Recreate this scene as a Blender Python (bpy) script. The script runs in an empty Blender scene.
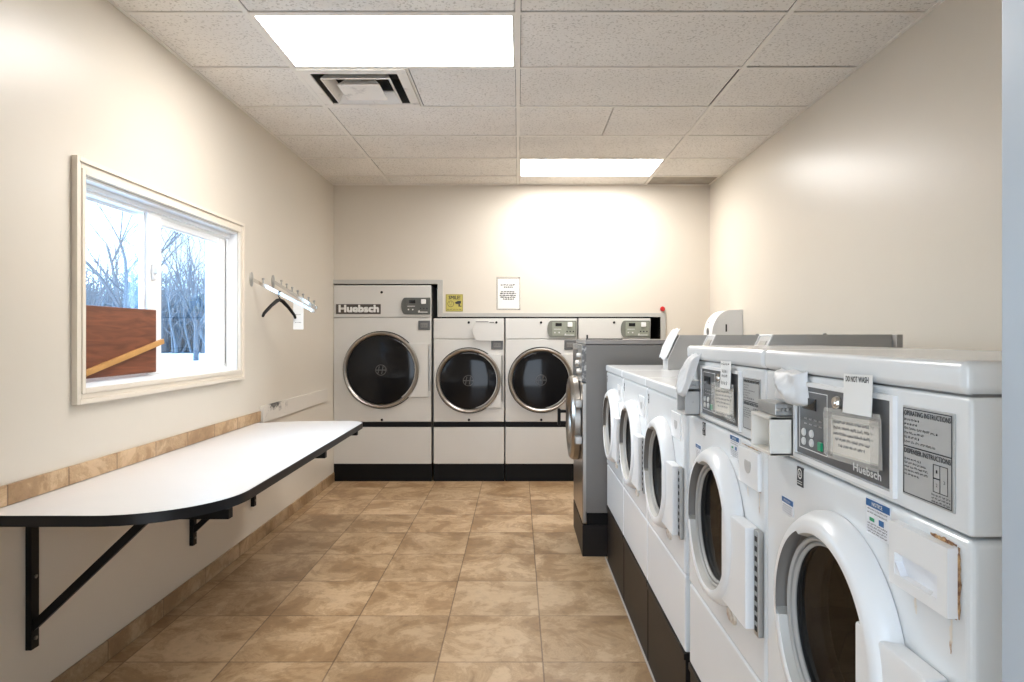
import bpy, bmesh, math, random
from mathutils import Vector, Matrix
random.seed(7)
PI = math.pi
COL = bpy.context.scene.collection
def link(o):
    COL.objects.link(o); return o

# ------------------------------------------------------------------ materials
def new_mat(name):
    m = bpy.data.materials.new(name); m.use_nodes = True
    nt = m.node_tree; return m, nt, nt.nodes['Principled BSDF']
def N(nt, typ, **kw):
    n = nt.nodes.new(typ)
    for k, v in kw.items():
        setattr(n, k, v)
    return n
def rgb(c): return (c[0], c[1], c[2], 1.0)
def simple(name, c, rough=.4, metal=0., spec=.5, coat=0., noise=0., nscale=8., bump=0., bscale=60.):
    m, nt, b = new_mat(name)
    b.inputs['Base Color'].default_value = rgb(c)
    b.inputs['Roughness'].default_value = rough
    b.inputs['Metallic'].default_value = metal
    b.inputs['Specular IOR Level'].default_value = spec
    b.inputs['Coat Weight'].default_value = coat
    tc = N(nt, 'ShaderNodeTexCoord')
    if noise:
        t = N(nt, 'ShaderNodeTexNoise'); t.inputs['Scale'].default_value = nscale; t.inputs['Detail'].default_value = 4
        nt.links.new(tc.outputs['Object'], t.inputs['Vector'])
        mx = N(nt, 'ShaderNodeMix', data_type='RGBA')
        mx.inputs[6].default_value = rgb([x*(1-noise) for x in c]); mx.inputs[7].default_value = rgb([min(1, x*(1+noise*.6)) for x in c])
        nt.links.new(t.outputs['Fac'], mx.inputs[0]); nt.links.new(mx.outputs[2], b.inputs['Base Color'])
    if bump:
        t = N(nt, 'ShaderNodeTexNoise'); t.inputs['Scale'].default_value = bscale; t.inputs['Detail'].default_value = 3
        nt.links.new(tc.outputs['Object'], t.inputs['Vector'])
        bp = N(nt, 'ShaderNodeBump'); bp.inputs['Strength'].default_value = bump; bp.inputs['Distance'].default_value = .002
        nt.links.new(t.outputs['Fac'], bp.inputs['Height']); nt.links.new(bp.outputs['Normal'], b.inputs['Normal'])
    return m
M = {}
WALLC = (.66, .605, .522)
M['wall'] = simple('wall_paint', WALLC, .35, noise=.02, nscale=3, bump=.10, bscale=35)
M['trim_grey'] = simple('grey_painted_steel', (.46, .45, .42), .4, noise=.05)
M['jamb'] = simple('pale_blue_paint', (.40, .44, .48), .35, noise=.05, nscale=6)
M['casing'] = simple('cream_gloss_paint', (.74, .67, .57), .3, noise=.03)
M['vinyl'] = simple('white_vinyl', (.86, .87, .88), .3, noise=.02)
M['tbar'] = simple('white_tbar', (.80, .765, .71), .45, noise=.04)
M['void'] = simple('dark_void', (.02, .018, .016), .8, noise=.2)
M['enamel'] = simple('white_enamel', (.76, .78, .79), .22, noise=.02, nscale=5, coat=.2)
M['enamel_dryer'] = simple('white_dryer_enamel', (.62, .605, .572), .3, noise=.03, nscale=5)
M['enamel_grey'] = simple('light_grey_enamel', (.50, .49, .475), .35, noise=.03)
M['plastic'] = simple('white_plastic', (.80, .80, .795), .3, noise=.02)
M['cream_plastic'] = simple('cream_plastic', (.74, .71, .65), .32, noise=.04)
M['black'] = simple('black_paint', (.003, .0028, .0028), .5, spec=.2, noise=.25, nscale=10)
M['base'] = simple('dark_brown_base', (.012, .009, .0075), .45, spec=.25, noise=.3, nscale=12)
M['steel'] = simple('brushed_steel', (.40, .375, .345), .30, 1.0, noise=.08, nscale=20)
M['chrome'] = simple('chrome', (.72, .71, .69), .16, 1.0, noise=.03)
M['zinc'] = simple('zinc_steel', (.42, .41, .39), .36, .8, noise=.12, nscale=60)
M['grey_side'] = simple('grey_side_panel', (.165, .158, .15), .4, noise=.05)
M['grey_top'] = simple('grey_lid', (.27, .255, .245), .3, .3, noise=.05)
M['gasket'] = simple('grey_rubber', (.26, .245, .225), .45, noise=.15)
M['gasket_l'] = simple('pale_rubber', (.40, .385, .36), .4, noise=.1)
M['inner_rim'] = simple('shaded_cream_plastic', (.50, .475, .43), .4, noise=.05)  # cream plastic with the shade of the door's inner wall in its colour
M['grip_shade'] = simple('shaded_grey_grip_plastic', (.20, .18, .16), .45, noise=.08)  # grey plastic, darkened further to paint in the shade of the grip recess
M['drum'] = simple('dark_drum', (.022, .022, .022), .3, .7, noise=.3, nscale=25)
M['dark_glass'] = simple('tinted_door_glass', (.008, .008, .009), .08, spec=.25, noise=.2)
M['panel_dark'] = simple('dark_grey_panel', (.10, .10, .10), .35, noise=.08, nscale=30)
M['panel_olive'] = simple('olive_grey_panel', (.17, .175, .145), .4, noise=.2, nscale=30)
M['panel_green'] = simple('pale_green_grey_panel', (.27, .285, .23), .4, noise=.12, nscale=40)
M['screen'] = simple('lcd_screen', (.012, .013, .014), .1, noise=.1)
M['label_grey'] = simple('silver_label', (.43, .43, .42), .4, noise=.04)
M['label_white'] = simple('white_label', (.80, .81, .84), .4, noise=.03)
M['blue'] = simple('blue_ink', (.012, .11, .30), .4, noise=.05)
M['red_ink'] = simple('pink_ink', (.55, .25, .30), .4, noise=.05)
M['ink'] = simple('black_ink', (.02, .02, .022), .5, noise=.1)
M['ink_grey'] = simple('grey_ink', (.16, .155, .15), .5, noise=.1)
M['emblem'] = simple('emblem_grey', (.07, .068, .065), .4, noise=.1)
M['ink_white'] = simple('white_ink', (.75, .75, .73), .4, noise=.05)
M['logo_bg'] = simple('brown_badge', (.06, .048, .04), .35, noise=.1)
M['green'] = simple('green_button', (.015, .30, .14), .3, noise=.05)
M['button_grey'] = simple('mid_grey_plastic', (.20, .195, .185), .4, noise=.08)
M['panel_slate'] = simple('slate_panel', (.085, .087, .078), .4, noise=.15, nscale=30)
M['button'] = simple('pale_button', (.62, .62, .60), .35, noise=.1, nscale=80)
M['paper'] = simple('white_paper', (.80, .80, .78), .6, noise=.03, nscale=20)
M['paper_cream'] = simple('cream_paper', (.68, .64, .57), .6, noise=.05, nscale=30)
M['yellow'] = simple('yellow_sign', (.50, .43, .09), .45, noise=.1)
M['red'] = simple('red_plastic', (.50, .01, .012), .3, noise=.1)
M['stick'] = simple('pine_stick', (.55, .29, .09), .5, noise=.25, nscale=14)
M['laminate_edge'] = simple('black_edge_band', (.007, .007, .009), .4, spec=.35, noise=.2)
M['snow'] = simple('snow', (.80, .84, .90), .8, noise=.06, nscale=2)
M['bark'] = simple('winter_bark', (.085, .10, .125), .9, noise=.25, nscale=12)
M['brush'] = simple('winter_brush', (.15, .18, .22), .95, noise=.3, nscale=3)
M['bolt'] = simple('bolt_steel', (.2, .19, .18), .4, .8, noise=.1)
M['concrete'] = simple('grey_concrete', (.35, .34, .33), .8, noise=.15)

def mat_glass(name, tint, fac=.06, rough=.02, gloss=.9):
    m, nt, b = new_mat(name); nt.nodes.remove(b)
    out = nt.nodes['Material Output']
    tr = N(nt, 'ShaderNodeBsdfTransparent'); tr.inputs['Color'].default_value = rgb(tint)
    gl = N(nt, 'ShaderNodeBsdfGlossy'); gl.inputs['Roughness'].default_value = rough
    fr = N(nt, 'ShaderNodeLayerWeight'); fr.inputs['Blend'].default_value = .5
    pw = N(nt, 'ShaderNodeMath', operation='POWER'); pw.inputs[1].default_value = 5; nt.links.new(fr.outputs['Facing'], pw.inputs[0])
    ad = N(nt, 'ShaderNodeMath', operation='MULTIPLY_ADD', use_clamp=True); ad.inputs[1].default_value = gloss; ad.inputs[2].default_value = fac
    nt.links.new(pw.outputs[0], ad.inputs[0])
    mx = N(nt, 'ShaderNodeMixShader'); nt.links.new(ad.outputs[0], mx.inputs[0])
    nt.links.new(tr.outputs[0], mx.inputs[1]); nt.links.new(gl.outputs[0], mx.inputs[2])
    nt.links.new(mx.outputs[0], out.inputs['Surface'])
    return m
M['glass'] = mat_glass('window_glass', (.86, .94, .98))
M['door_glass'] = mat_glass('washer_door_glass', (.16, .16, .165), .03, gloss=.35)
def mat_film(name, alpha, c, rough=.2):
    m, nt, b = new_mat(name)
    b.inputs['Base Color'].default_value = rgb(c); b.inputs['Roughness'].default_value = rough
    b.inputs['Alpha'].default_value = alpha
    tc = N(nt, 'ShaderNodeTexCoord'); t = N(nt, 'ShaderNodeTexNoise'); t.inputs['Scale'].default_value = 45
    nt.links.new(tc.outputs['Object'], t.inputs['Vector'])
    bp = N(nt, 'ShaderNodeBump'); bp.inputs['Strength'].default_value = .5; bp.inputs['Distance'].default_value = .004
    nt.links.new(t.outputs['Fac'], bp.inputs['Height']); nt.links.new(bp.outputs['Normal'], b.inputs['Normal'])
    return m
M['bag'] = mat_film('white_plastic_film', .93, (.70, .70, .70), .35)
M['tape'] = mat_film('clear_tape', .28, (.75, .74, .70), .12)
def mat_emit(name, c, s):
    m, nt, b = new_mat(name); nt.nodes.remove(b)
    e = N(nt, 'ShaderNodeEmission'); e.inputs['Color'].default_value = rgb(c); e.inputs['Strength'].default_value = s
    nt.links.new(e.outputs[0], nt.nodes['Material Output'].inputs['Surface']); return m
M['lamp'] = mat_emit('lamp_diffuser', (1.0, .97, .935), 18.0)

def mat_tile():
    m, nt, b = new_mat('ceiling_tile')
    tc = N(nt, 'ShaderNodeTexCoord')
    n1 = N(nt, 'ShaderNodeTexNoise'); n1.inputs['Scale'].default_value = 85; n1.inputs['Detail'].default_value = 2
    n2 = N(nt, 'ShaderNodeTexNoise'); n2.inputs['Scale'].default_value = 1.5; n2.inputs['Detail'].default_value = 3
    for n in (n1, n2): nt.links.new(tc.outputs['Object'], n.inputs['Vector'])
    r = N(nt, 'ShaderNodeValToRGB'); r.color_ramp.elements[0].position = .33; r.color_ramp.elements[0].color = rgb((.62, .58, .53))
    r.color_ramp.elements[1].position = .44; r.color_ramp.elements[1].color = rgb((.90, .865, .82))
    nt.links.new(n1.outputs['Fac'], r.inputs[0])
    mx = N(nt, 'ShaderNodeMix', data_type='RGBA', blend_type='MULTIPLY'); mx.inputs[0].default_value = .25
    nt.links.new(r.outputs[0], mx.inputs[6]); nt.links.new(n2.outputs['Fac'], mx.inputs[7])
    nt.links.new(mx.outputs[2], b.inputs['Base Color']); b.inputs['Roughness'].default_value = .9
    bp = N(nt, 'ShaderNodeBump'); bp.inputs['Strength'].default_value = .35; bp.inputs['Distance'].default_value = .002
    nt.links.new(n1.outputs['Fac'], bp.inputs['Height']); nt.links.new(bp.outputs['Normal'], b.inputs['Normal'])
    return m
M['tile'] = mat_tile()
M['tile_stained'] = simple('water_stained_tile', (.36, .325, .28), .9, noise=.35, nscale=9)

def mat_travertine(name, bw, bh, ox, oy, swap=False, mortar=.0035, dark=1.0):
    m, nt, b = new_mat(name)
    tc = N(nt, 'ShaderNodeTexCoord'); mp = N(nt, 'ShaderNodeMapping')
    mp.inputs['Location'].default_value = (-ox, -oy, 0)
    nt.links.new(tc.outputs['Object'], mp.inputs['Vector'])
    vec = mp.outputs[0]
    if swap:      # lay the joints along Y on a vertical strip
        sp = N(nt, 'ShaderNodeSeparateXYZ'); cb = N(nt, 'ShaderNodeCombineXYZ')
        nt.links.new(vec, sp.inputs[0]); nt.links.new(sp.outputs[1], cb.inputs[0]); nt.links.new(sp.outputs[2], cb.inputs[1])
        vec = cb.outputs[0]
    br = N(nt, 'ShaderNodeTexBrick', offset=0.0, squash=1.0)
    br.inputs['Scale'].default_value = 1; br.inputs['Brick Width'].default_value = bw; br.inputs['Row Height'].default_value = bh
    br.inputs['Mortar Size'].default_value = mortar; br.inputs['Mortar Smooth'].default_value = .1; br.inputs['Bias'].default_value = 0
    br.inputs['Color1'].default_value = rgb((.84, .84, .84)); br.inputs['Color2'].default_value = rgb((1, 1, 1)); br.inputs['Mortar'].default_value = rgb((.45, .42, .40))
    nt.links.new(vec, br.inputs['Vector'])
    sv = N(nt, 'ShaderNodeSeparateXYZ'); nt.links.new(vec, sv.inputs[0]); cf = N(nt, 'ShaderNodeCombineXYZ')
    for k, sz in ((0, bw), (1, bh)):
        dv = N(nt, 'ShaderNodeMath', operation='DIVIDE'); dv.inputs[1].default_value = sz; fl = N(nt, 'ShaderNodeMath', operation='FLOOR')
        nt.links.new(sv.outputs[k], dv.inputs[0]); nt.links.new(dv.outputs[0], fl.inputs[0]); nt.links.new(fl.outputs[0], cf.inputs[k])
    wn = N(nt, 'ShaderNodeTexWhiteNoise', noise_dimensions='3D'); nt.links.new(cf.outputs[0], wn.inputs['Vector'])
    vm = N(nt, 'ShaderNodeVectorMath', operation='MULTIPLY_ADD'); vm.inputs[1].default_value = (7, 7, 7)
    nt.links.new(wn.outputs['Color'], vm.inputs[0]); nt.links.new(tc.outputs['Object'], vm.inputs[2])
    n1 = N(nt, 'ShaderNodeTexNoise'); n1.inputs['Scale'].default_value = 3.4; n1.inputs['Detail'].default_value = 12; n1.inputs['Roughness'].default_value = .68; n1.inputs['Distortion'].default_value = .5
    n2 = N(nt, 'ShaderNodeTexNoise'); n2.inputs['Scale'].default_value = 22; n2.inputs['Detail'].default_value = 6; n2.inputs['Roughness'].default_value = .7
    for n in (n1, n2): nt.links.new(vm.outputs[0], n.inputs['Vector'])
    r = N(nt, 'ShaderNodeValToRGB'); e = r.color_ramp.elements
    e[0].position = .28; e[0].color = rgb([x*dark for x in (.245, .140, .064)])
    e[1].position = .74; e[1].color = rgb([x*dark for x in (.60, .435, .27)])
    for p, c in ((.455, (.355, .222, .112)), (.50, (.475, .325, .185)), (.515, (.40, .262, .14)), (.56, (.53, .372, .222))):
        k = e.new(p); k.color = rgb([x*dark for x in c])
    nt.links.new(n1.outputs['Fac'], r.inputs[0])
    r2 = N(nt, 'ShaderNodeValToRGB'); r2.color_ramp.elements[0].position = .36; r2.color_ramp.elements[0].color = rgb((.72, .70, .68)); r2.color_ramp.elements[1].position = .5
    nt.links.new(n2.outputs['Fac'], r2.inputs[0])
    m1 = N(nt, 'ShaderNodeMix', data_type='RGBA', blend_type='MULTIPLY'); m1.inputs[0].default_value = .55
    m2 = N(nt, 'ShaderNodeMix', data_type='RGBA', blend_type='MULTIPLY'); m2.inputs[0].default_value = 1
    nt.links.new(r.outputs[0], m1.inputs[6]); nt.links.new(r2.outputs[0], m1.inputs[7])
    nt.links.new(m1.outputs[2], m2.inputs[6]); nt.links.new(br.outputs['Color'], m2.inputs[7])
    nt.links.new(m2.outputs[2], b.inputs['Base Color'])
    b.inputs['Roughness'].default_value = .38
    bp = N(nt, 'ShaderNodeBump'); bp.inputs['Strength'].default_value = .4; bp.inputs['Distance'].default_value = .002; bp.invert = True
    nt.links.new(br.outputs['Fac'], bp.inputs['Height']); nt.links.new(bp.outputs['Normal'], b.inputs['Normal'])
    return m
M['floor'] = mat_travertine('floor_tile', .443, .466, .105, 2.823)
M['skirt'] = mat_travertine('skirting_tile', .443, 5.0, 0, .17, True, dark=.85)
M['upstand'] = mat_travertine('upstand_tile', .31, 5.0, 0, .10, True, dark=1.15)

def mat_laminate():
    m, nt, b = new_mat('worktop_laminate')
    tc = N(nt, 'ShaderNodeTexCoord')
    n1 = N(nt, 'ShaderNodeTexNoise'); n1.inputs['Scale'].default_value = 3; n1.inputs['Detail'].default_value = 4
    nt.links.new(tc.outputs['Object'], n1.inputs['Vector'])
    mx = N(nt, 'ShaderNodeMix', data_type='RGBA'); mx.inputs[6].default_value = rgb((.70, .70, .71)); mx.inputs[7].default_value = rgb((.76, .76, .77))
    nt.links.new(n1.outputs['Fac'], mx.inputs[0]); nt.links.new(mx.outputs[2], b.inputs['Base Color'])
    b.inputs['Roughness'].default_value = .27
    return m
M['laminate'] = mat_laminate()
def mat_wood():
    m, nt, b = new_mat('red_brown_wood')
    tc = N(nt, 'ShaderNodeTexCoord'); mp = N(nt, 'ShaderNodeMapping'); mp.inputs['Scale'].default_value = (10, 2.2, 22)
    nt.links.new(tc.outputs['Object'], mp.inputs['Vector'])
    n1 = N(nt, 'ShaderNodeTexNoise'); n1.inputs['Scale'].default_value = 1.6; n1.inputs['Detail'].default_value = 6; n1.inputs['Distortion'].default_value = 1.2
    nt.links.new(mp.outputs[0], n1.inputs['Vector'])
    r = N(nt, 'ShaderNodeValToRGB'); e = r.color_ramp.elements
    e[0].position = .3; e[0].color = rgb((.105, .030, .014)); e[1].position = .75; e[1].color = rgb((.255, .082, .038))
    nt.links.new(n1.outputs['Fac'], r.inputs[0]); nt.links.new(r.outputs[0], b.inputs['Base Color'])
    b.inputs['Roughness'].default_value = .4; return m
M['wood'] = mat_wood()
def mat_spots(name, base, spot, lo, hi, scale, rough=.35, detail=6):
    m, nt, b = new_mat(name)
    tc = N(nt, 'ShaderNodeTexCoord')
    n1 = N(nt, 'ShaderNodeTexNoise'); n1.inputs['Scale'].default_value = scale; n1.inputs['Detail'].default_value = detail; n1.inputs['Roughness'].default_value = .65
    nt.links.new(tc.outputs['Object'], n1.inputs['Vector'])
    mr = N(nt, 'ShaderNodeMapRange'); mr.inputs[1].default_value = lo; mr.inputs[2].default_value = hi
    nt.links.new(n1.outputs['Fac'], mr.inputs[0])
    mx = N(nt, 'ShaderNodeMix', data_type='RGBA'); mx.inputs[6].default_value = rgb(base); mx.inputs[7].default_value = rgb(spot)
    nt.links.new(mr.outputs[0], mx.inputs[0]); nt.links.new(mx.outputs[2], b.inputs['Base Color'])
    b.inputs['Roughness'].default_value = rough; return m
M['rust'] = mat_spots('rust_stain', (.66, .42, .20), (.13, .045, .014), .38, .60, 60, .6)
M['rust_light'] = mat_spots('faint_rust', (.72, .66, .57), (.36, .20, .10), .48, .72, 45, .5)
M['speckle'] = mat_spots('speckled_steel_panel', (.10, .10, .10), (.42, .42, .41), .5, .62, 28, .3)
def mat_smudge():
    m, nt, b = new_mat('smudged_board')
    tc = N(nt, 'ShaderNodeTexCoord'); sp = N(nt, 'ShaderNodeSeparateXYZ'); nt.links.new(tc.outputs['Object'], sp.inputs[0])
    n1 = N(nt, 'ShaderNodeTexNoise'); n1.inputs['Scale'].default_value = 14; n1.inputs['Detail'].default_value = 9; n1.inputs['Roughness'].default_value = .8
    nt.links.new(tc.outputs['Object'], n1.inputs['Vector'])
    dy = N(nt, 'ShaderNodeMapRange'); dy.inputs[1].default_value = .62; dy.inputs[2].default_value = .28
    nt.links.new(sp.outputs[1], dy.inputs[0])
    dz = N(nt, 'ShaderNodeMapRange'); dz.inputs[1].default_value = .03; dz.inputs[2].default_value = .11
    nt.links.new(sp.outputs[2], dz.inputs[0])
    mu = N(nt, 'ShaderNodeMath', operation='MULTIPLY'); de = N(nt, 'ShaderNodeMapRange'); de.inputs[1].default_value = .06; de.inputs[2].default_value = .18; nt.links.new(sp.outputs[1], de.inputs[0])
    m0 = N(nt, 'ShaderNodeMath', operation='MULTIPLY'); nt.links.new(dy.outputs[0], m0.inputs[0]); nt.links.new(de.outputs[0], m0.inputs[1])
    nt.links.new(m0.outputs[0], mu.inputs[0]); nt.links.new(dz.outputs[0], mu.inputs[1])
    ad = N(nt, 'ShaderNodeMath', operation='MULTIPLY_ADD'); ad.inputs[1].default_value = .22; nt.links.new(mu.outputs[0], ad.inputs[0]); nt.links.new(n1.outputs['Fac'], ad.inputs[2])
    mr = N(nt, 'ShaderNodeMapRange'); mr.inputs[1].default_value = .60; mr.inputs[2].default_value = .74; nt.links.new(ad.outputs[0], mr.inputs[0])
    mx = N(nt, 'ShaderNodeMix', data_type='RGBA'); mx.inputs[6].default_value = rgb((.64, .60, .54)); mx.inputs[7].default_value = rgb((.05, .048, .045))
    nt.links.new(mr.outputs[0], mx.inputs[0]); nt.links.new(mx.outputs[2], b.inputs['Base Color']); b.inputs['Roughness'].default_value = .5
    return m
M['smudge'] = mat_smudge()

# ------------------------------------------------------------------ mesh builder
AX = {'x': (Vector((0, 1, 0)), Vector((0, 0, 1)), Vector((1, 0, 0))),
      'y': (Vector((1, 0, 0)), Vector((0, 0, 1)), Vector((0, -1, 0))),
      'z': (Vector((1, 0, 0)), Vector((0, 1, 0)), Vector((0, 0, 1))),
      '-x': (Vector((0, -1, 0)), Vector((0, 0, 1)), Vector((-1, 0, 0)))}
class MB:
    def __init__(s): s.bm = bmesh.new()
    def _mi(s, faces, mi):
        for f in faces: f.material_index = mi
    def box(s, a, b, bev=0., seg=2, mi=0, mat=None, skip=None):
        t = bmesh.new(); bmesh.ops.create_cube(t, size=1)
        a, b = Vector(a), Vector(b)
        for v in t.verts:
            v.co = Vector(((a[i]+b[i])/2 + v.co[i]*(b[i]-a[i]) for i in range(3)))
        if bev > 0: bmesh.ops.bevel(t, geom=t.edges[:], offset=bev, segments=seg, profile=.5, affect='EDGES')
        s.merge(t, mi, mat)
    def merge(s, t, mi=0, mat=None):
        if mat is not None: t.transform(mat)
        vm = [s.bm.verts.new(v.co) for v in t.verts]
        t.verts.index_update()
        for f in t.faces:
            try:
                nf = s.bm.faces.new([vm[v.index] for v in f.verts]); nf.material_index = mi
            except ValueError: pass
        t.free()
    def mesh(s, me, mat, mi=0):
        t = bmesh.new(); t.from_mesh(me); s.merge(t, mi, mat)
    def prism(s, poly, o, u, v, n, h, mi=0, bev=0., seg=2):
        """closed outline poly [(a,b)] in axes u,v at origin o, extruded h along n"""
        t = bmesh.new(); o, u, v, n = Vector(o), Vector(u), Vector(v), Vector(n)
        bot = [t.verts.new(o+u*p[0]+v*p[1]) for p in poly]; top = [t.verts.new(o+u*p[0]+v*p[1]+n*h) for p in poly]
        k = len(poly); t.faces.new(bot[::-1]); ft = t.faces.new(top)
        for i in range(k): t.faces.new((bot[i], bot[(i+1) % k], top[(i+1) % k], top[i]))
        if bev: bmesh.ops.bevel(t, geom=list(ft.edges), offset=bev, segments=seg, profile=.5, affect='EDGES')
        bmesh.ops.recalc_face_normals(t, faces=t.faces[:])
        s.merge(t, mi)
    def lathe(s, prof, c, ax='z', n=48, mi=0, close=False, ang=None):
        """prof [(r,h)] about axis ax; h along the axis. ang(r,h,theta,i) may change r"""
        u, v, w = AX[ax] if isinstance(ax, str) else ax
        c = Vector(c); rings = []
        for i, (r, h) in enumerate(prof):
            if r < 1e-6:
                rings.append([s.bm.verts.new(c+w*h)]); continue
            ring = []
            for k in range(n):
                th = 2*PI*k/n
                rr, hh = ang(r, h, th, i) if ang else (r, h)
                ring.append(s.bm.verts.new(c+u*(rr*math.cos(th))+v*(rr*math.sin(th))+w*hh))
            rings.append(ring)
        pairs = list(zip(rings[:-1], rings[1:]))
        if close: pairs.append((rings[-1], rings[0]))
        for a, b in pairs:
            for k in range(n):
                k2 = (k+1) % n
                if len(a) == 1 and len(b) == 1: continue
                if len(a) == 1: f = (a[0], b[k2], b[k])
                elif len(b) == 1: f = (a[k], a[k2], b[0])
                else: f = (a[k], a[k2], b[k2], b[k])
                try: s.bm.faces.new(f).material_index = mi
                except ValueError: pass
    def cyl(s, a, b, r, n=12, mi=0, r2=None):
        a, b = Vector(a), Vector(b); d = b-a; L = d.length; w = d.normalized()
        u = w.orthogonal().normalized(); v = w.cross(u); r2 = r if r2 is None else r2
        s.lathe([(0, 0), (r, 0), (r2, L), (0, L)], a, (u, v, w), n, mi)
    def tube(s, pts, r, n=8, mi=0, rad=None):
        pts = [Vector(p) for p in pts]; rings = []
        prev = None
        for i, p in enumerate(pts):
            d = (pts[min(i+1, len(pts)-1)]-pts[max(i-1, 0)]).normalized()
            u = prev - d*prev.dot(d) if prev is not None else d.orthogonal()
            if u.length < 1e-5: u = d.orthogonal()
            u.normalize(); prev = u; v = d.cross(u); rr = rad[i] if rad else r
            rings.append([s.bm.verts.new(p+(u*math.cos(2*PI*k/n)+v*math.sin(2*PI*k/n))*rr) for k in range(n)])
        for a, b in zip(rings[:-1], rings[1:]):
            for k in range(n): s.bm.faces.new((a[k], a[(k+1) % n], b[(k+1) % n], b[k])).material_index = mi
        for e in (rings[0][::-1], rings[-1]):
            try: s.bm.faces.new(e).material_index = mi
            except ValueError: pass
    def frame(s, y0, y1, z0, z1, w, o, u, v, n, h, mi=0):
        """rectangular ring of bars of width w"""
        for p in ([(y0, z0), (y1, z0), (y1, z0+w), (y0, z0+w)], [(y0, z1-w), (y1, z1-w), (y1, z1), (y0, z1)],
                  [(y0, z0+w), (y0+w, z0+w), (y0+w, z1-w), (y0, z1-w)], [(y1-w, z0+w), (y1, z0+w), (y1, z1-w), (y1-w, z1-w)]):
            s.prism(p, o, u, v, n, h, mi)
    def build(s, name, mats, parent=None, smooth=True, loc=None, ang=35):
        bmesh.ops.recalc_face_normals(s.bm, faces=s.bm.faces[:])
        me = bpy.data.meshes.new(name); s.bm.to_mesh(me); s.bm.free()
        for m in (mats if isinstance(mats, (list, tuple)) else [mats]): me.materials.append(M[m] if isinstance(m, str) else m)
        if smooth:
            me.polygons.foreach_set('use_smooth', [True]*len(me.polygons)); me.set_sharp_from_angle(angle=math.radians(ang))
        o = link(bpy.data.objects.new(name, me))
        if loc is not None:
            o.location = loc
        if smooth:
            wn = o.modifiers.new('wn', 'WEIGHTED_NORMAL'); wn.keep_sharp = True
        if parent is not None: o.parent = parent
        return o
def rot_mb(mb, c, axis, deg):
    bmesh.ops.rotate(mb.bm, cent=Vector(c), matrix=Matrix.Rotation(math.radians(deg), 3, axis), verts=mb.bm.verts[:])

_txt = {}
def text_mesh(sx):
    if sx in _txt: return _txt[sx]
    cu = bpy.data.curves.new('t', 'FONT'); cu.body = sx; cu.size = 1; cu.resolution_u = 2; cu.fill_mode = 'FRONT'
    ob = link(bpy.data.objects.new('t', cu)); bpy.context.view_layer.update()
    me = bpy.data.meshes.new_from_object(ob.evaluated_get(bpy.context.evaluated_depsgraph_get()))
    bpy.data.objects.remove(ob); bpy.data.curves.remove(cu)
    xs = [v.co.x for v in me.vertices]; ys = [v.co.y for v in me.vertices]
    _txt[sx] = (me, min(xs), max(xs), min(ys), max(ys)); return _txt[sx]
def put_text(mb, sx, w, h, o, u, v, n, mi, thick=0., bold=0.):
    """fit text in w x h, lower-left at o, along u, up v; lifted off along n"""
    me, x0, x1, y0, y1 = text_mesh(sx); u, v, n, o = Vector(u), Vector(v), Vector(n), Vector(o)
    fx, fy = w/(x1-x0), h/(y1-y0)
    def go(dx, dy, dn):
        mt = Matrix.Identity(4)
        for r in range(3):
            mt[r][0] = u[r]*fx; mt[r][1] = v[r]*fy; mt[r][2] = n[r]
            mt[r][3] = o[r]+u[r]*(dx-x0*fx)+v[r]*(dy-y0*fy)+n[r]*dn
        mb.mesh(me, mt, mi)
    go(0, 0, 0)
    if bold:
        go(bold, 0, .00015); go(0, bold, .0003); go(bold, bold, .00045)
def scribble(mb, w, h, o, u, v, n, mi, lw, words=None, rng=random):
    """an illegible line of writing: word-like runs of strokes"""
    u, v, n, o = Vector(u), Vector(v), Vector(n), Vector(o); x = 0
    while x < w*.97:
        wl = min(w-x, w*rng.uniform(.10, .22)); k = max(3, int(wl/h*1.9)); st = wl/k
        for i in range(k):
            y0 = rng.uniform(-.05, .2)*h; y1 = h*rng.uniform(.6, 1.0); xa = x+i*st; xb = xa+st*rng.uniform(-.1, .5)
            for (p, q) in (((xa, y0), (xb, y1)), ((xb, y1 if rng.random() < .5 else y0), (xa+st, h*rng.uniform(.1, .8)))):
                d = Vector((q[0]-p[0], q[1]-p[1])); L = d.length
                if L < 1e-6: continue
                px, py = -d.y/L*lw/2, d.x/L*lw/2
                vs = [mb.bm.verts.new(o+u*a+v*b) for a, b in ((p[0]+px, p[1]+py), (p[0]-px, p[1]-py), (q[0]-px, q[1]-py), (q[0]+px, q[1]+py))]
                mb.bm.faces.new(vs).material_index = mi
        x += wl + h*.55

def thing(name, label, cat, loc=(0, 0, 0), group=None, kind=None):
    o = link(bpy.data.objects.new(name, None)); o.empty_display_size = .1; o.location = loc
    return tag(o, label, cat, group, kind)
def tag(o, label=None, cat=None, group=None, kind=None):
    if label: o['label'] = label
    if cat: o['category'] = cat
    if group: o['group'] = group
    if kind: o['kind'] = kind
    return o
def struct(o, label=None, cat=None):
    return tag(o, label, cat, kind='structure')
def copy_tree(o, kids, parent=None):
    c = o.copy(); COL.objects.link(c)
    if parent is not None: c.parent = parent
    for ch in kids.get(o.name, []): copy_tree(ch, kids, c)
    return c
def kid_map():
    k = {}
    for o in bpy.data.objects:
        if o.parent is not None: k.setdefault(o.parent.name, []).append(o)
    return k

# ------------------------------------------------------------------ dimensions
XL, XR, YB, ZC, YF = -1.75, 1.82, 6.33, 2.81, .49
D = YB/667.0
def bx(px): return (px-518)*D            # a back-wall pixel to metres
def bz(py): return 1.38+(336-py)*D

# ------------------------------------------------------------------ room shell
m = MB(); m.box((-2.1, -1.6, -.12), (2.2, YB+1.0, 0)); struct(m.build('floor', 'floor', smooth=False), 'tan travertine tile floor', 'floor')
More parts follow.
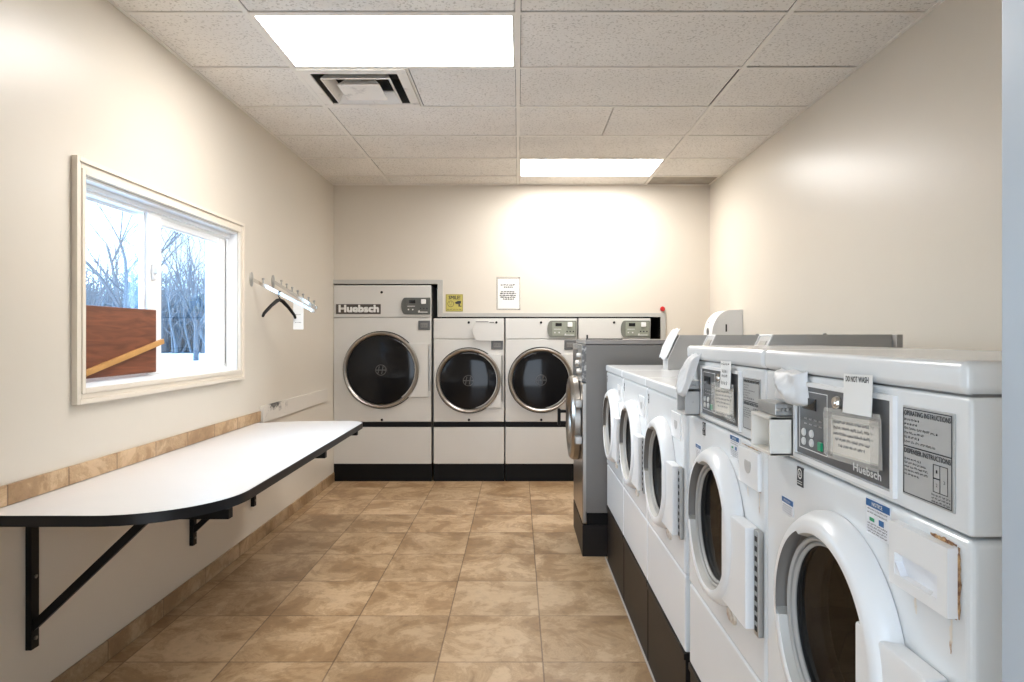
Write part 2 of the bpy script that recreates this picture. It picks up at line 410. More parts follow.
# left wall with the window opening
WY0, WY1, WZ0, WZ1 = 2.665, 4.165, 1.155, 2.025
m = MB(); XO = XL-.20
m.box((XO, YF, 0), (XL, WY0, ZC+.2)); m.box((XO, WY1, 0), (XL, YB+1, ZC+.2))
m.box((XO, WY0, 0), (XL, WY1, WZ0)); m.box((XO, WY0, WZ1), (XL, WY1, ZC+.2))
struct(m.build('wall_left', 'wall', smooth=False), 'cream left wall with the window', 'wall')
m = MB(); m.box((XR, YF, 0), (XR+.15, YB+1, ZC+.2)); struct(m.build('wall_right', 'wall', smooth=False), 'plain cream right wall', 'wall')
m = MB()   # back wall stepping round the built-in dryers
zA, zB = bz(283.5), bz(316.5); xA, xB = bx(438.5), bx(662.5)
m.box((XL, YB, zA), (xA, YB+.1, ZC+.2)); m.box((xA, YB, zB), (xB, YB+.1, ZC+.2)); m.box((xB, YB, 0), (XR, YB+.1, ZC+.2))
m.box((XL, YB+.95, 0), (XR, YB+1.0, zA+.3), mi=1); m.box((XL, YB+.1, zA+.02), (xB, YB+.95, zA+.06), mi=1); m.box((xB, YB+.1, 0), (xB+.03, YB+.95, zA), mi=1)
struct(m.build('wall_back', ['wall', 'void'], smooth=False), 'cream back wall built round the dryers', 'wall')
m = MB()   # front wall with the open doorway the camera looks through
JX0, JX1, JY1, JH = -.72, .441, .61, 2.12
m.box((XL, YF, 0), (JX0-.04, JY1, ZC+.2)); m.box((JX1+.04, YF, 0), (XR, JY1, ZC+.2)); m.box((JX0-.04, YF, JH+.04), (JX1+.04, JY1, ZC+.2))
struct(m.build('wall_front', 'wall', smooth=False), 'cream front wall with a doorway', 'wall')
m = MB()
m.box((JX1, YF-.01, 0), (JX1+.05, JY1, JH+.05), .003); m.box((JX0-.05, YF-.01, 0), (JX0, JY1, JH+.05), .003); m.box((JX0, YF-.01, JH), (JX1, JY1, JH+.05), .003)
m.box((JX1+.012, YF-.02, 0), (JX1+.09, YF-.005, JH+.09), .003); m.box((JX0-.09, YF-.02, 0), (JX0-.012, YF-.005, JH+.09), .003)
struct(m.build('door_1', 'jamb'), 'pale blue grey painted door frame at the right edge', 'door frame')

m = MB()   # unseen passage added behind the camera to block side daylight
m.box((-.95, -.9, 0), (-.85, YF, 2.5)); m.box((.62, -.9, 0), (.72, YF, 2.5)); m.box((-.95, -.9, 2.4), (.72, YF, 2.5))
struct(m.build('wall_daylight_blocker', 'wall', smooth=False), 'added unseen cream passage walls blocking side daylight', 'wall')

# ceiling: tiles laid in a T-bar grid
GX = [XL, -1.205, 0.0, 1.205, XR]; GY = [YF, 1.14, 1.748, 2.354, 2.96, 3.566, 4.172, 4.778, 5.384, 5.99, YB]
m = MB()
for i in range(4):
    for j in range(len(GY)-1):
        x0, x1, y0, y1 = GX[i], GX[i+1], GY[j], GY[j+1]
        if (i, j) in ((1, 4), (2, 8)): continue
        dz = random.uniform(0, .003)
        if (i, j) == (1, 5): x0 = -.60
        if (i, j) == (2, 6):
            m.box((x0, y0, ZC+.004), (.598, y1, ZC+.02)); m.box((.604, y0, ZC+.004), (x1, y1, ZC+.02)); continue
        if (i, j) in ((2, 5), (2, 6)): x1 -= .006
        if (i, j) == (3, 4): y1 -= .005
        g_ = .0145; m.box((x0+g_, y0+g_, ZC+.004+dz), (x1-g_, y1-g_, ZC+.02), mi=2 if (i, j) == (3, 9) else 0)
for x in (-1.205, 0, 1.205): m.box((x-.012, YF, ZC), (x+.012, YB, ZC+.006), mi=1)
for y in GY[1:-1]: m.box((XL, y-.010, ZC+.0005), (XR, y+.010, ZC+.006), mi=1)
m.box((XL, YF, ZC), (XL+.018, YB, ZC+.006), mi=1); m.box((XR-.018, YF, ZC), (XR, YB, ZC+.006), mi=1)
m.box((XL, YB-.014, ZC), (XR, YB, ZC+.006), mi=1)
m.box((-.602, 3.566, ZC+.001), (-.59, 4.172, ZC+.006), mi=1)
m.box((XL, YF, ZC+.16), (XR, YB, ZC+.2), mi=3)
struct(m.build('ceiling', ['tile', 'tbar', 'tile_stained', 'void'], smooth=False), 'suspended ceiling of speckled tiles in a grid', 'ceiling')

# tile strips on the left wall
m = MB(); m.box((XL, YF+.12, 0), (XL+.012, YB-.01, .088), .003); struct(m.build('baseboard_left', 'skirt'), 'tan tile skirting along the left wall', 'skirting')
m = MB(); m.box((XL, 1.9, .802), (XL+.013, 4.51, .873), .003); struct(m.build('trim_1', 'upstand'), 'tan tile upstand behind the folding counter', 'trim')
# grey steel angle round the dryers
m = MB(); t = .012
m.box((XL, YB-t, bz(284)), (bx(443), YB, bz(279.8)), .002); m.box((bx(437.6), YB-t, bz(317)), (bx(443), YB, bz(284)), .002)
m.box((bx(443), YB-t, bz(317)), (bx(665.5), YB, bz(313)), .002); m.box((bx(660.6), YB-t, 0), (bx(665.5), YB, bz(317)), .002)
for px, py in ((441, 281.5), (345, 281.5), (438.8, 314.8), (592, 314.5), (596, 314.5), (663, 314.5), (663, 319)):
    m.cyl((bx(px), YB-t-.003, bz(py)), (bx(px), YB-t, bz(py)), .006, 8)
struct(m.build('trim_2', 'trim_grey'), 'grey steel angle trim round the dryers', 'trim')
m = MB(); m.box((.541, .70, 0), (.5475, 4.16, .004)); struct(m.build('trim_3', 'trim_grey'), 'pale sealant strip at the foot of the washer bases', 'trim')

# ------------------------------------------------------------------ window
w = thing('window_1', 'white sliding window with cream casing on the left wall', 'window', (XL, 0, 0), kind='structure')
m = MB(); c0, c1, cw = 2.612, 4.222, .062    # stepped picture-frame casing
for (a, b, d) in ((0, .0195, .024), (.0195, .041, .014), (.041, .062, .019)):
    y0, y1, z0, z1 = c0+a, c1-a, 1.108+a, 2.090-a; wd = b-a
    m.box((0, y0, z0), (d, y0+wd, z1), .002); m.box((0, y1-wd, z0), (d, y1, z1), .002)
    m.box((0, y0+wd, z0), (d, y1-wd, z0+wd), .002); m.box((0, y0+wd, z1-wd), (d, y1-wd, z1), .002)
m.build('casing', 'casing', w)
m = MB(); X0, X1 = -.20, -.002      # reveal boards
m.box((X0, WY0-.001, WZ0-.001), (X1, WY0+.008, WZ1)); m.box((X0, WY1-.008, WZ0), (X1, WY1+.001, WZ1))
m.box((X0, WY0, WZ0-.001), (X1, WY1, WZ0+.010)); m.box((X0, WY0, WZ1-.010), (X1, WY1, WZ1+.001))
m.build('reveal', 'vinyl', w)
m = MB(); fy0, fy1, fz0, fz1 = WY0+.008, WY1-.008, WZ0+.010, WZ1-.010     # outer frame
m.frame(fy0, fy1, fz0, fz1, .036, (-.135, 0, 0), (0, 1, 0), (0, 0, 1), (1, 0, 0), .075)
m.frame(fy0, fy1, fz0, fz1, .022, (-.19, 0, 0), (0, 1, 0), (0, 0, 1), (1, 0, 0), .06)
m.box((-.062, fy0, fz0), (-.045, fy1, fz0+.022), .002); m.box((-.062, fy0, fz1-.022), (-.045, fy1, fz1), .002)
m.build('frame', 'vinyl', w)
def sash(y0, y1, x, name, rw=.040, zi=.028):
    q = MB(); q.frame(y0, y1, fz0+zi, fz1-zi, rw, (x, 0, 0), (0, 1, 0), (0, 0, 1), (1, 0, 0), .026)
    q.frame(y0+rw, y1-rw, fz0+zi+rw, fz1-zi-rw, .006, (x+.006, 0, 0), (0, 1, 0), (0, 0, 1), (1, 0, 0), .012)
    s_ = q.build(name, 'vinyl', w)
    g = MB(); g.box((x+.010, y0+rw-.004, fz0+zi+rw-.006), (x+.014, y1-rw+.004, fz1-zi-rw+.006)); g.build('glass', 'glass', s_, smooth=False)
    return s_
sash(fy0+.012, 3.415, -.125, 'sash', .03, .012); rs = sash(3.235, fy1-.03, -.092, 'sash')
m = MB(); m.box((-.066, 3.245, fz0+.03), (-.050, 3.368, fz1-.03), .004); m.box((-.070, 4.03, fz0+.04), (-.060, fy1-.02, fz1-.04), .003); m.build('meeting_stile', 'vinyl', w)
m = MB(); m.box((-.05, 3.268, 1.655), (-.036, 3.30, 1.735), .008, 3); m.box((-.040, 3.275, 1.685), (-.022, 3.290, 1.72), .005, 2); m.build('latch', 'vinyl', w)

# things in the window
m = MB(); m.box((-.018, 0, 0), (0, .585, .305), .004)
tag(m.build('wooden_board', 'wood', loc=(XL-.026, 2.692, fz0+.038)), 'red brown wooden board standing in the left half of the window', 'board')
m = MB(); a, b = Vector((0, 0, 0)), Vector((0, .60, .128)); d = (b-a).normalized(); up = Vector((0, -d.z, d.y))
m.prism([(0, -.012), (.612, -.012), (.612, .012), (0, .012)], a, d, up, Vector((1, 0, 0)), .016, bev=.003)
tag(m.build('wooden_stick', 'stick', loc=(XL-.022, 2.715, 1.226)), 'pale wooden stick wedged across the window board', 'stick')

# ------------------------------------------------------------------ outside
m = MB(); m.box((-120, -10, -.75), (XO, 150, -.35)); struct(m.build('ground_outside', 'snow', smooth=False), 'snow covered ground outside the window', 'ground')
def branch(mb, p, d, L, r, lev, rng):
    pts, rad = [p], [r]; q = p.copy(); k = 4
    for i in range(k):
        d = (d+Vector((rng.uniform(-1, 1), rng.uniform(-1, 1), rng.uniform(-.5, .9)))*.16).normalized()
        q = q+d*(L/k); pts.append(q.copy()); rad.append(r*(1-.5*(i+1)/k))
    mb.tube(pts, r, 4 if lev < 3 else 3, rad=rad)
    if lev >= 4: return
    for j in range(4 if lev < 3 else 3):
        i = rng.randint(1, k) if j else k
        nd = (d+Vector((rng.uniform(-1, 1), rng.uniform(-1, 1), rng.uniform(-.15, .7)))*.85).normalized()
        branch(mb, pts[i], nd, L*rng.uniform(.55, .78), max(rad[i]*.6, .007), lev+1, rng)
def tree(x, y, h, seed, label):
    rng = random.Random(seed); t_ = thing('bare_tree', label, 'tree', (x, y, -.4))
    q = MB(); q.tube([(0, 0, 0), (.03, 0, h*.12), (0, .04, h*.26)], .1, 8, rad=[.015*h, .012*h, .010*h]); q.build('trunk', 'bark', t_)
    q = MB()
    for k in range(5):
        a_ = 2*PI*k/5+rng.uniform(-.4, .4)
        branch(q, Vector((0, .04, h*(.20+.012*k))), Vector((math.cos(a_)*.55, math.sin(a_)*.55, 1)).normalized(), h*.30, .0068*h, 1, rng)
    q.build('crown', 'bark', t_)
tree(-14.3, 24.2, 10.6, 3, 'bare tree with spreading branches filling the left window pane')
tree(-20.4, 31.0, 9.5, 11, 'smaller bare tree beside the tallest one, far left pane')
tree(-14.6, 30.2, 9.6, 5, 'bare tree seen through the right window pane above the thicket')
m = MB(); rng = random.Random(2)
for i in range(1500):
    y = rng.uniform(66, 100); x = -y*rng.uniform(.40, .70); h = rng.uniform(3.5, 8.5)
    p = Vector((x, y, -.4)); pts = [p]
    for k in range(3):
        p = p+Vector((rng.uniform(-.7, .7), rng.uniform(-.7, .7), h/3)); pts.append(p)
    m.tube(pts, .03, 3, rad=[.13, .10, .07, .02])
    for k in range(4):
        q = pts[rng.randint(1, 3)]; e = q+Vector((rng.uniform(-2, 2), rng.uniform(-2, 2), rng.uniform(.3, 2.4)))
        m.tube([q, (q+e)/2+Vector((0, 0, .2)), e], .02, 3, rad=[.06, .04, .015])
tag(m.build('bush_thicket', 'brush'), 'bluish leafless thicket beyond the snow outside the window', 'thicket', kind='stuff')

# ------------------------------------------------------------------ ceiling lights and vent
def ceil_light(x0, x1, y0, y1, label):
    t_ = thing('ceiling_light', label, 'ceiling light', ((x0+x1)/2, (y0+y1)/2, ZC), group='ceiling light panels')
    w2, d2 = (x1-x0)/2-.0125, (y1-y0)/2-.0105; q = MB()
    q.frame(-w2, w2, -d2, d2, .014, (0, 0, .001), (1, 0, 0), (0, 1, 0), (0, 0, 1), .06); q.box((-w2, -d2, .062), (w2, d2, .075)); q.build('frame', 'tbar', t_, smooth=False)
    q = MB(); q.box((-w2+.013, -d2+.013, .006), (w2-.013, d2-.013, .010)); q.build('diffuser', 'lamp', t_, smooth=False)
ceil_light(-1.205, 0, 2.96, 3.566, 'large near glowing ceiling light panel beside the air vent')
ceil_light(0, 1.205, 5.384, 5.99, 'far glowing ceiling light panel close to the back wall')
v = thing('ceiling_vent', 'square dirty louvred air vent in the ceiling', 'air vent', (-.897, 3.869, ZC))
def sq_ring(mb, loops, mi=0):
    rs = [[mb.bm.verts.new((sx*a, sy*a, z)) for sx, sy in ((-1, -1), (1, -1), (1, 1), (-1, 1))] for a, z in loops]
    for p, q in zip(rs[:-1], rs[1:]):
        for k in range(4): mb.bm.faces.new((p[k], p[(k+1) % 4], q[(k+1) % 4], q[k])).material_index = mi
    return rs
M['vent'] = mat_spots('dusty_vent_paint', (.80, .755, .70), (.10, .085, .07), .56, .80, 7, .5)
M['vent_dark'] = mat_spots('dark_duct', (.05, .043, .036), (.16, .14, .115), .45, .7, 9, .7)  # dark mottled colour for the duct above the louvres
m = MB(); sq_ring(m, [(.292, .010), (.292, -.004), (.238, -.004), (.238, .004)]); m.build('frame', 'vent', v, smooth=False)
m = MB(); rs_ = sq_ring(m, [(.238, .004), (.238, .15)]); m.bm.faces.new(rs_[-1]); m.build('duct', 'vent_dark', v, smooth=False)
m = MB(); sq_ring(m, [(.155, .050), (.192, -.008), (.194, -.014), (.189, -.014), (.151, .044), (.155, .050)]); m.build('louvre', 'vent', v, smooth=False)
m = MB(); rs_ = sq_ring(m, [(.08, .03), (.118, -.014), (.119, -.020), (.112, -.020)]); m.bm.faces.new(rs_[-1]); m.bm.faces.new(rs_[0]); m.build('centre_plate', 'vent', v, smooth=False)

# ------------------------------------------------------------------ folding counter
ct = thing('wall_counter', 'long white wall mounted folding counter with black rounded edge', 'counter', (XL, 0, 0))
def arc(cx, cy, r, a0, a1, n): return [(cx+r*math.cos(math.radians(a0+(a1-a0)*i/n)), cy+r*math.sin(math.radians(a0+(a1-a0)*i/n))) for i in range(n+1)]
out = [(.001, 4.535)] + [(.001, 1.95)] + [(.03, 1.95+.12)] if False else None
CF, Y0c, Y1c = .735, 2.155, 4.565
outl = [(.001, Y0c)] + arc(CF-.36, Y0c+.36, .36, -90, 0, 14) + arc(CF-.155, Y1c-.13, .13, 0, 90, 8) + [(.25, Y1c-.02), (.001, Y1c-.13)]
m = MB(); m.prism(outl, (0, 0, .7655), (1, 0, 0), (0, 1, 0), (0, 0, 1), .0345, bev=.001); m.build('worktop', 'laminate', ct)
m = MB()
edge = [p for p in outl]; k = len(edge)
def offset(poly, d):
    res = []
    for i in range(len(poly)):
        a, b, c = Vector(poly[i-1]), Vector(poly[i]), Vector(poly[(i+1) % len(poly)])
        n1 = (b-a).normalized(); n2 = (c-b).normalized(); n1 = Vector((n1.y, -n1.x)); n2 = Vector((n2.y, -n2.x))
        n = (n1+n2); n = n/max(n.length_squared/2, .2); res.append(b+n*d)
    return res
o2 = offset(edge, .0035)
for i in range(k-1):
    if edge[i][0] < .01 and edge[i+1][0] < .01: continue
    a, b, c_, d_ = edge[i], edge[i+1], o2[i+1], o2[i]
    lo = [m.bm.verts.new((p[0], p[1], .764)) for p in (a, b, c_, d_)]; hi = [m.bm.verts.new((p[0], p[1], .7995)) for p in (a, b, c_, d_)]
    m.bm.faces.new(lo[::-1]); m.bm.faces.new(hi); m.bm.faces.new((lo[2], lo[3], hi[3], hi[2])); m.bm.faces.new((lo[0], lo[1], hi[1], hi[0]))
bmesh.ops.remove_doubles(m.bm, verts=m.bm.verts[:], dist=1e-5)
m.build('edge_band', 'laminate_edge', ct)
for by in (2.388, 3.57, 4.385):
    m = MB(); m.box((.0, by-.02, .262), (.022, by+.02, .764), .002); br = m.build('bracket', 'black', ct)
    m = MB(); m.box((.022, by-.018, .728), ((.722 if by < 4 else .695), by+.018, .764), .002); m.build('arm', 'black', br)
    m = MB(); d = Vector((1, 0, .95)).normalized(); u = Vector((-d.z, 0, d.x))
    m.prism([(0, -.014), (.575, -.014), (.575, .014), (0, .014)], (.016, by-.014, .34), d, u, (0, 1, 0), .028, bev=.002); m.build('brace', 'black', br)
    for zz in (.30, .52):
        m = MB(); m.cyl((.022, by, zz), (.027, by, zz), .007, 8); m.build('bolt', 'bolt', br)

# ------------------------------------------------------------------ left wall fittings
m = MB(); m.box((0, .022, 0), (.020, 1.548, .115), .003); m.box((0, 0, -.004), (.028, .022, .119), .003)
tag(m.build('wall_board', 'smudge', loc=(XL, 4.512, .788)), 'off white smudged board fixed to left wall past the counter', 'wall board')
def rail(y, z, lx, lz, label, knobs):
    t_ = thing('garment_rail', label, 'clothes rail', (XL, y, z), group='sloping clothes rails on the left wall')
    q = MB(); q.lathe([(0, 0), (.030, 0), (.030, .004), (.012, .010), (0, .010)], (0, 0, 0), 'x', 20)
    for k in q.bm.verts: k.co.z *= 1.6
    q.build('wall_plate', 'zinc', t_)
    q = MB(); d = Vector((lx, 0, lz))
    q.prism([(0, -.011), (d.length, -.011), (d.length, .011), (0, .011)], (.006, -.006, 0), d.normalized(), Vector((-lz, 0, lx)).normalized(), (0, 1, 0), .012, bev=.002); q.build('bar', 'chrome', t_)
    for i in range(knobs):
        f = .18+.78*i/(knobs-1); c = d*f; q = MB()
        q.cyl(c+Vector((.006, 0, .008)), c+Vector((.006, 0, .034)), .005, 8); q.lathe([(0, .030), (.009, .034), (.009, .042), (0, .046)], c+Vector((.006, 0, 0)), 'z', 10); q.build('knob', 'zinc', t_)
    q = MB(); q.box((d.x-.006, -.010, d.z-.014), (d.x+.016, .010, d.z+.014), .004); q.build('end_cap', 'chrome', t_)
rail(4.376, 1.752, .40, -.205, 'sloping chrome rail holding the black hanger, nearer the window', 2)
rail(4.762, 1.768, .30, -.185, 'sloping chrome rail with a row of knobs, behind the hanger', 7)
h = thing('coat_hanger', 'black plastic clothes hanger on the sloping rail', 'hanger', (XL+.188, 4.376, 1.652))
m = MB(); m.tube([(0, 0, -.022)]+[(0+.0, .022*math.sin(math.radians(a)), .0+.022*math.cos(math.radians(a))) for a in range(-170, 100, 18)], .003, 8)
m.tube([(0, -.004, -.020), (0, 0, -.035), (0, 0, -.045)], .004, 8); rot_mb(m, (0, 0, 0), 'Z', -9); m.build('hook', 'black', h)
m = MB()
for s_ in (-1, 1):
    pts = [(0, 0, -.035), (0, s_*.036, -.042), (0, s_*.11, -.078), (0, s_*.195, -.130), (0, s_*.21, -.150)]
    m.tube(pts, .008, 8, rad=[.011, .013, .011, .010, .008])
rot_mb(m, (0, 0, 0), 'Z', -9); m.build('arm', 'black', h)
tg = thing('hanging_tag', 'white paper tag hanging below the clothes rails', 'tag', (XL+.235, 4.60, 1.425))
m = MB(); m.box((-.034, -.001, 0), (.034, .001, .19), .0006, 1)
scribble(m, .04, .006, (-.02, -.0016, .045), (1, 0, 0), (0, 0, 1), (0, -1, 0), 1, .0016); scribble(m, .03, .008, (-.015, -.0016, .10), (1, 0, 0), (0, 0, 1), (0, -1, 0), 1, .0012)
rot_mb(m, (0, 0, 0), 'Z', 12); m.build('card', ['paper', 'ink_grey'], tg)
m = MB(); m.tube([(0, 0, .185), (.004, .03, .22), (.0, .14, .20)], .0012, 6); m.build('string', 'ink_white', tg)

# ------------------------------------------------------------------ signs on the back wall
U, V, NB = Vector((1, 0, 0)), Vector((0, 0, 1)), Vector((0, -1, 0))
x0, x1, z0, z1 = bx(445.7), bx(463), bz(311.5), bz(294.2)
m = MB(); m.box((0, -.003, 0), (x1-x0, 0, z1-z0), .001, 1); W_, H_ = x1-x0, z1-z0
def ringpoly(mb, cx, cz, r, wd, mi, yy, n=20):
    mb.lathe([(r, 0), (r-wd, 0)], (cx, yy, cz), 'y', n, mi)
put_text(m, 'SMILE!', W_*.66, H_*.20, (W_*.17, -.0036, H_*.70), U, V, NB, 1, bold=.002)
ringpoly(m, W_*.29, H_*.44, .030, .004, 1, -.0036)
for ex in (-.010, .010): m.lathe([(.004, 0), (0, 0)], (W_*.29+ex, -.0036, H_*.50), 'y', 8, 1)
m.prism([(-.014, .0), (-.008, -.008), (.008, -.008), (.014, 0), (.008, -.005), (-.008, -.005)], (W_*.29, -.0032, H_*.42), U, V, NB, .0006, 1)
m.prism([(0, .012), (.030, .028), (.060, .028), (.060, .004), (.030, -.002), (.012, .0)], (W_*.52, -.0032, H_*.44), U, V, NB, .0008, 1)
m.prism([(.036, 0), (.050, 0), (.050, -.018), (.064, -.018), (.064, -.026), (.036, -.026)], (W_*.52, -.0032, H_*.44), U, V, NB, .0008, 1)
scribble(m, W_*.8, H_*.075, (W_*.1, -.0036, H_*.09), U, V, NB, 1, .002)
m.frame(.004, W_-.004, .004, H_-.004, .002, (0, -.0032, 0), U, V, NB, .0004, 1)
tag(m.build('smile_sign', ['yellow', 'ink'], loc=(x0, YB, z0)), 'small yellow smile camera sign on back wall above the dryers', 'sign')
x0, x1, z0, z1 = bx(496.3), bx(520.5), bz(310), bz(276.8)
m = MB(); W_, H_ = x1-x0, z1-z0
m.box((0, -.002, 0), (W_, 0, H_), .0008, 1); m.box((.014, -.003, .012), (W_-.014, -.0015, H_-.022), .0005, 1, mi=1)
for f, a, b in ((.735, .18, .80), (.67, .32, .68), (.535, .20, .78), (.48, .16, .82), (.42, .15, .83), (.365, .18, .80), (.31, .28, .72)):
    scribble(m, W_*(b-a), H_*.040, (W_*a, -.0036, H_*f), U, V, NB, 2, .0050)
for fx, fz in ((.94, .97), (.94, .02)): m.lathe([(0, .006), (.006, .003), (.006, 0)], (W_*fx, -.002, H_*fz), 'y', 10, 2)
tag(m.build('notice', ['tape', 'paper', 'ink'], loc=(x0, YB, z0)), 'white printed paper notice pinned on the back wall', 'notice')
m = MB(); m.lathe([(0, 0), (.014, 0), (.014, .012), (.022, .014), (.024, .026), (.018, .034), (0, .036)], (0, 0, 0), 'y', 20)
tag(m.build('red_knob', 'red', loc=(bx(662), YB, bz(309))), 'round red knob on back wall at the right end of the dryers', 'knob')

# ------------------------------------------------------------------ dryers
def build_dryer(px0, px1, ztop, seam, cx, cz, R, hz0, hz1, label, ctrl, badge=True, name_plate=False):
    W = (px1-px0)*D; t_ = thing('tumble_dryer', label, 'tumble dryer', (bx(px0), YB, 0), group='built in tumble dryers')
    q = MB(); q.box((.004, .012, .165), (W-.004, .90, ztop-.002)); q.build('body', 'enamel_dryer', t_, smooth=False)
    q = MB(); q.box((.002, -.008, seam+.003), (W-.002, .014, ztop), .006, 2); q.build('control_fascia', 'enamel_dryer', t_)
    q = MB(); q.box((.002, -.008, .567), (W-.002, .014, seam-.001), .006, 2); q.build('front_panel', 'enamel_dryer', t_)
    q = MB(); q.box((0, -.004, .517), (W, .012, .565), .003); q.build('divider_bar', 'black', t_)
    q = MB(); q.box((.002, -.006, .168), (W-.002, .012, .515), .005); q.build('lower_panel', 'enamel_dryer', t_)
    q = MB(); q.box((0, .006, 0), (W, .03, .166), .002); q.build('kick_plate', 'black', t_)
    # door: hinge plate with ring, window and emblem
    q = MB(); q.box((cx, -.026, hz0), (W-.030, -.008, hz1), .005); dr = q.build('door', 'enamel_dryer', t_)
    q = MB(); q.lathe([(R-.004, .006), (R, .012), (R, .034), (R-.006, .046), (R-.014, .050), (R-.024, .046), (R-.032, .036), (R-.036, .020)], (cx, 0, cz), 'y', 64); q.build('ring', 'steel', dr)
    q = MB(); q.lathe([(R+.008, .0085), (R+.004, .014), (R-.002, .014), (R-.002, .0085)], (cx, 0, cz), 'y', 64); q.build('dark_line', 'black', dr)  # black ring painting the shadow line round the door ring
    q = MB(); q.lathe([(R-.034, .022), (R-.050, .030), (R*.55, .038), (R*.25, .041), (0, .042)], (cx, 0, cz), 'y', 64); q.build('window', 'dark_glass', dr)
    q = MB(); e = .155*R/.36 if R > .33 else .05; e = .052
    q.lathe([(e, .0432), (e-.006, .0436)], (cx, 0, cz), 'y', 32)
    for sx in (-1, 1):
        q.prism([(-.004, -.036), (.004, -.036), (.004, .036), (-.004, .036)], (cx+sx*.018-.004, -.0425, cz), (1, 0, 0), (.18, 0, 1), (0, -1, 0), .001)
    q.prism([(-.048, -.005), (.048, -.005), (.048, .004), (-.048, .004)], (cx, -.0425, cz), (1, 0, 0), (0, 0, 1), (0, -1, 0), .001)
    q.build('emblem', 'emblem', dr)
    q = MB(); q.cyl((W-.020, -.018, hz0+.06), (W-.020, -.018, hz1-.012), .008, 10); q.build('hinge', 'zinc', dr)
    for (lx, lz) in ((cx, ztop-.04 if R < .33 else ztop-.068), (cx+.002, .585)):
        q = MB(); q.lathe([(0, .014), (.010, .014), (.012, .010), (.012, .006)], (lx, 0, lz), 'y', 14); q.build('lock', 'black', t_)
    if badge:
        bx0 = W-.125; bw, bh = .112, .088; bzz = seam-.118 if R > .33 else seam-.098
        q = MB(); q.box((bx0, -.016, bzz), (bx0+bw, -.006, bzz+bh), .004); bd = q.build('indicator', 'panel_dark', t_)
        q = MB(); q.box((bx0+.022, -.019, bzz+.022), (bx0+bw-.022, -.015, bzz+bh-.022), .002); q.build('window', 'button_grey', bd)
        q = MB(); scribble(q, .05, .022, (bx0+.03, -.0195, bzz+.032), U, V, NB, 0, .004); q.build('print', 'ink_grey', bd)
    c0 = W-.285; z0_ = (bz(314.4) if R > .33 else bz(337.3)); hh = .158
    if ctrl == 'panel':
        cw = .275; pts = [(cw, 0), (cw, hh), (.035, hh)] + [(.035-.035*math.sin(math.radians(a)), hh/2+hh/2*math.cos(math.radians(a))) for a in range(15, 180, 15)] + [(.035, 0)]
        q = MB(); q.prism(pts, (c0, -.008, z0_), U, V, NB, .014, bev=.003); cp = q.build('control_panel', 'panel_olive' if R < .33 else 'panel_slate', t_)
        q = MB(); q.box((c0+.045, -.0245, z0_+.015), (c0+cw-.012, -.020, z0_+hh-.012), .002); q.build('keypad', 'panel_green' if R < .33 else 'panel_slate', cp)
        q = MB(); q.box((c0+.075, -.027, z0_+.105), (c0+.135, -.022, z0_+.135), .002); q.build('display', 'screen', cp)
        q = MB(); q.box((c0+.19, -.040, z0_+.098), (c0+.235, -.022, z0_+.142), .006); q.build('coin_slot', 'plastic', cp)
        for bxx, bzz in ((.07, .045), (.11, .045), (.185, .055), (.215, .055), (.245, .055), (.17, .03)):
            q = MB(); q.lathe([(0, .028), (.007, .028), (.007, .022)], (c0+bxx, 0, z0_+bzz), 'y', 12); q.build('button', 'ink' if bzz > .05 else 'button', cp)
        q = MB(); q.box((c0+.16, -.0262, z0_+.018), (c0+.25, -.0245, z0_+.024)); q.build('print', 'ink_white', cp); q = MB(); q.box((c0+.06, -.0262, z0_+.075), (c0+.13, -.0245, z0_+.079)); q.build('print', 'ink_white', cp)
    else:
        hh = .185; pts = [(0, .09), (.035, 0), (.30, 0), (.30, hh), (.035, hh), (.008, .125)]
        q = MB(); q.prism(pts, (W-.302, -.008, bz(340.8)), U, V, NB, .024, bev=.002); q.build('cover_plate', 'enamel_dryer', t_)
        q = MB(); q.lathe([(0, .036), (.010, .036), (.012, .030)], (W-.075, 0, bz(322.5)), 'y', 12); q.build('lock', 'black', t_)
        q = MB(); q.box((W-.27, -.034, bz(322.2)), (W-.15, -.0315, bz(321.4))); q.box((W-.14, -.034, bz(323)), (W-.095, -.0315, bz(322))); q.build('slot', 'ink_grey', t_)
    if name_plate:
        a0, a1, b0, b1 = (336.2-px0)*D, (380.9-px0)*D, bz(314.1), bz(304.2)
        q = MB(); q.box((a0, -.012, b0), (a1, -.006, b1), .001, 1); npl = q.build('nameplate', 'logo_bg', t_)
        q = MB(); put_text(q, 'Huebsch', (a1-a0)*.88, (b1-b0)*.66, (a0+(a1-a0)*.06, -.0125, b0+(b1-b0)*.17), U, V, NB, 0, bold=.010); q.build('lettering', 'ink_white', npl)
build_dryer(333.6, 431.6, bz(285.2), bz(317.5), (381.8-333.6)*D, bz(369.8), .36, bz(397), bz(343), 'tallest white tumble dryer against the left wall with a nameplate', 'panel', name_plate=True)
build_dryer(433.4, 504.4, bz(318.3), bz(339.2), (468.8-433.4)*D, bz(380.3), .305, bz(407.6), bz(354), 'low white tumble dryer with a blank plate over its controls', 'plate')
build_dryer(505.2, 577.4, bz(318.3), bz(339.2), (541-505.2)*D, bz(379.8), .305, bz(407.6), bz(354), 'low white tumble dryer right under the pinned white notice', 'panel')
build_dryer(578.2, 650.6, bz(318.3), bz(339.2), (614-578.2)*D, bz(379.8), .305, bz(407.6), bz(354), 'white tumble dryer mostly hidden behind the grey washer', 'panel')

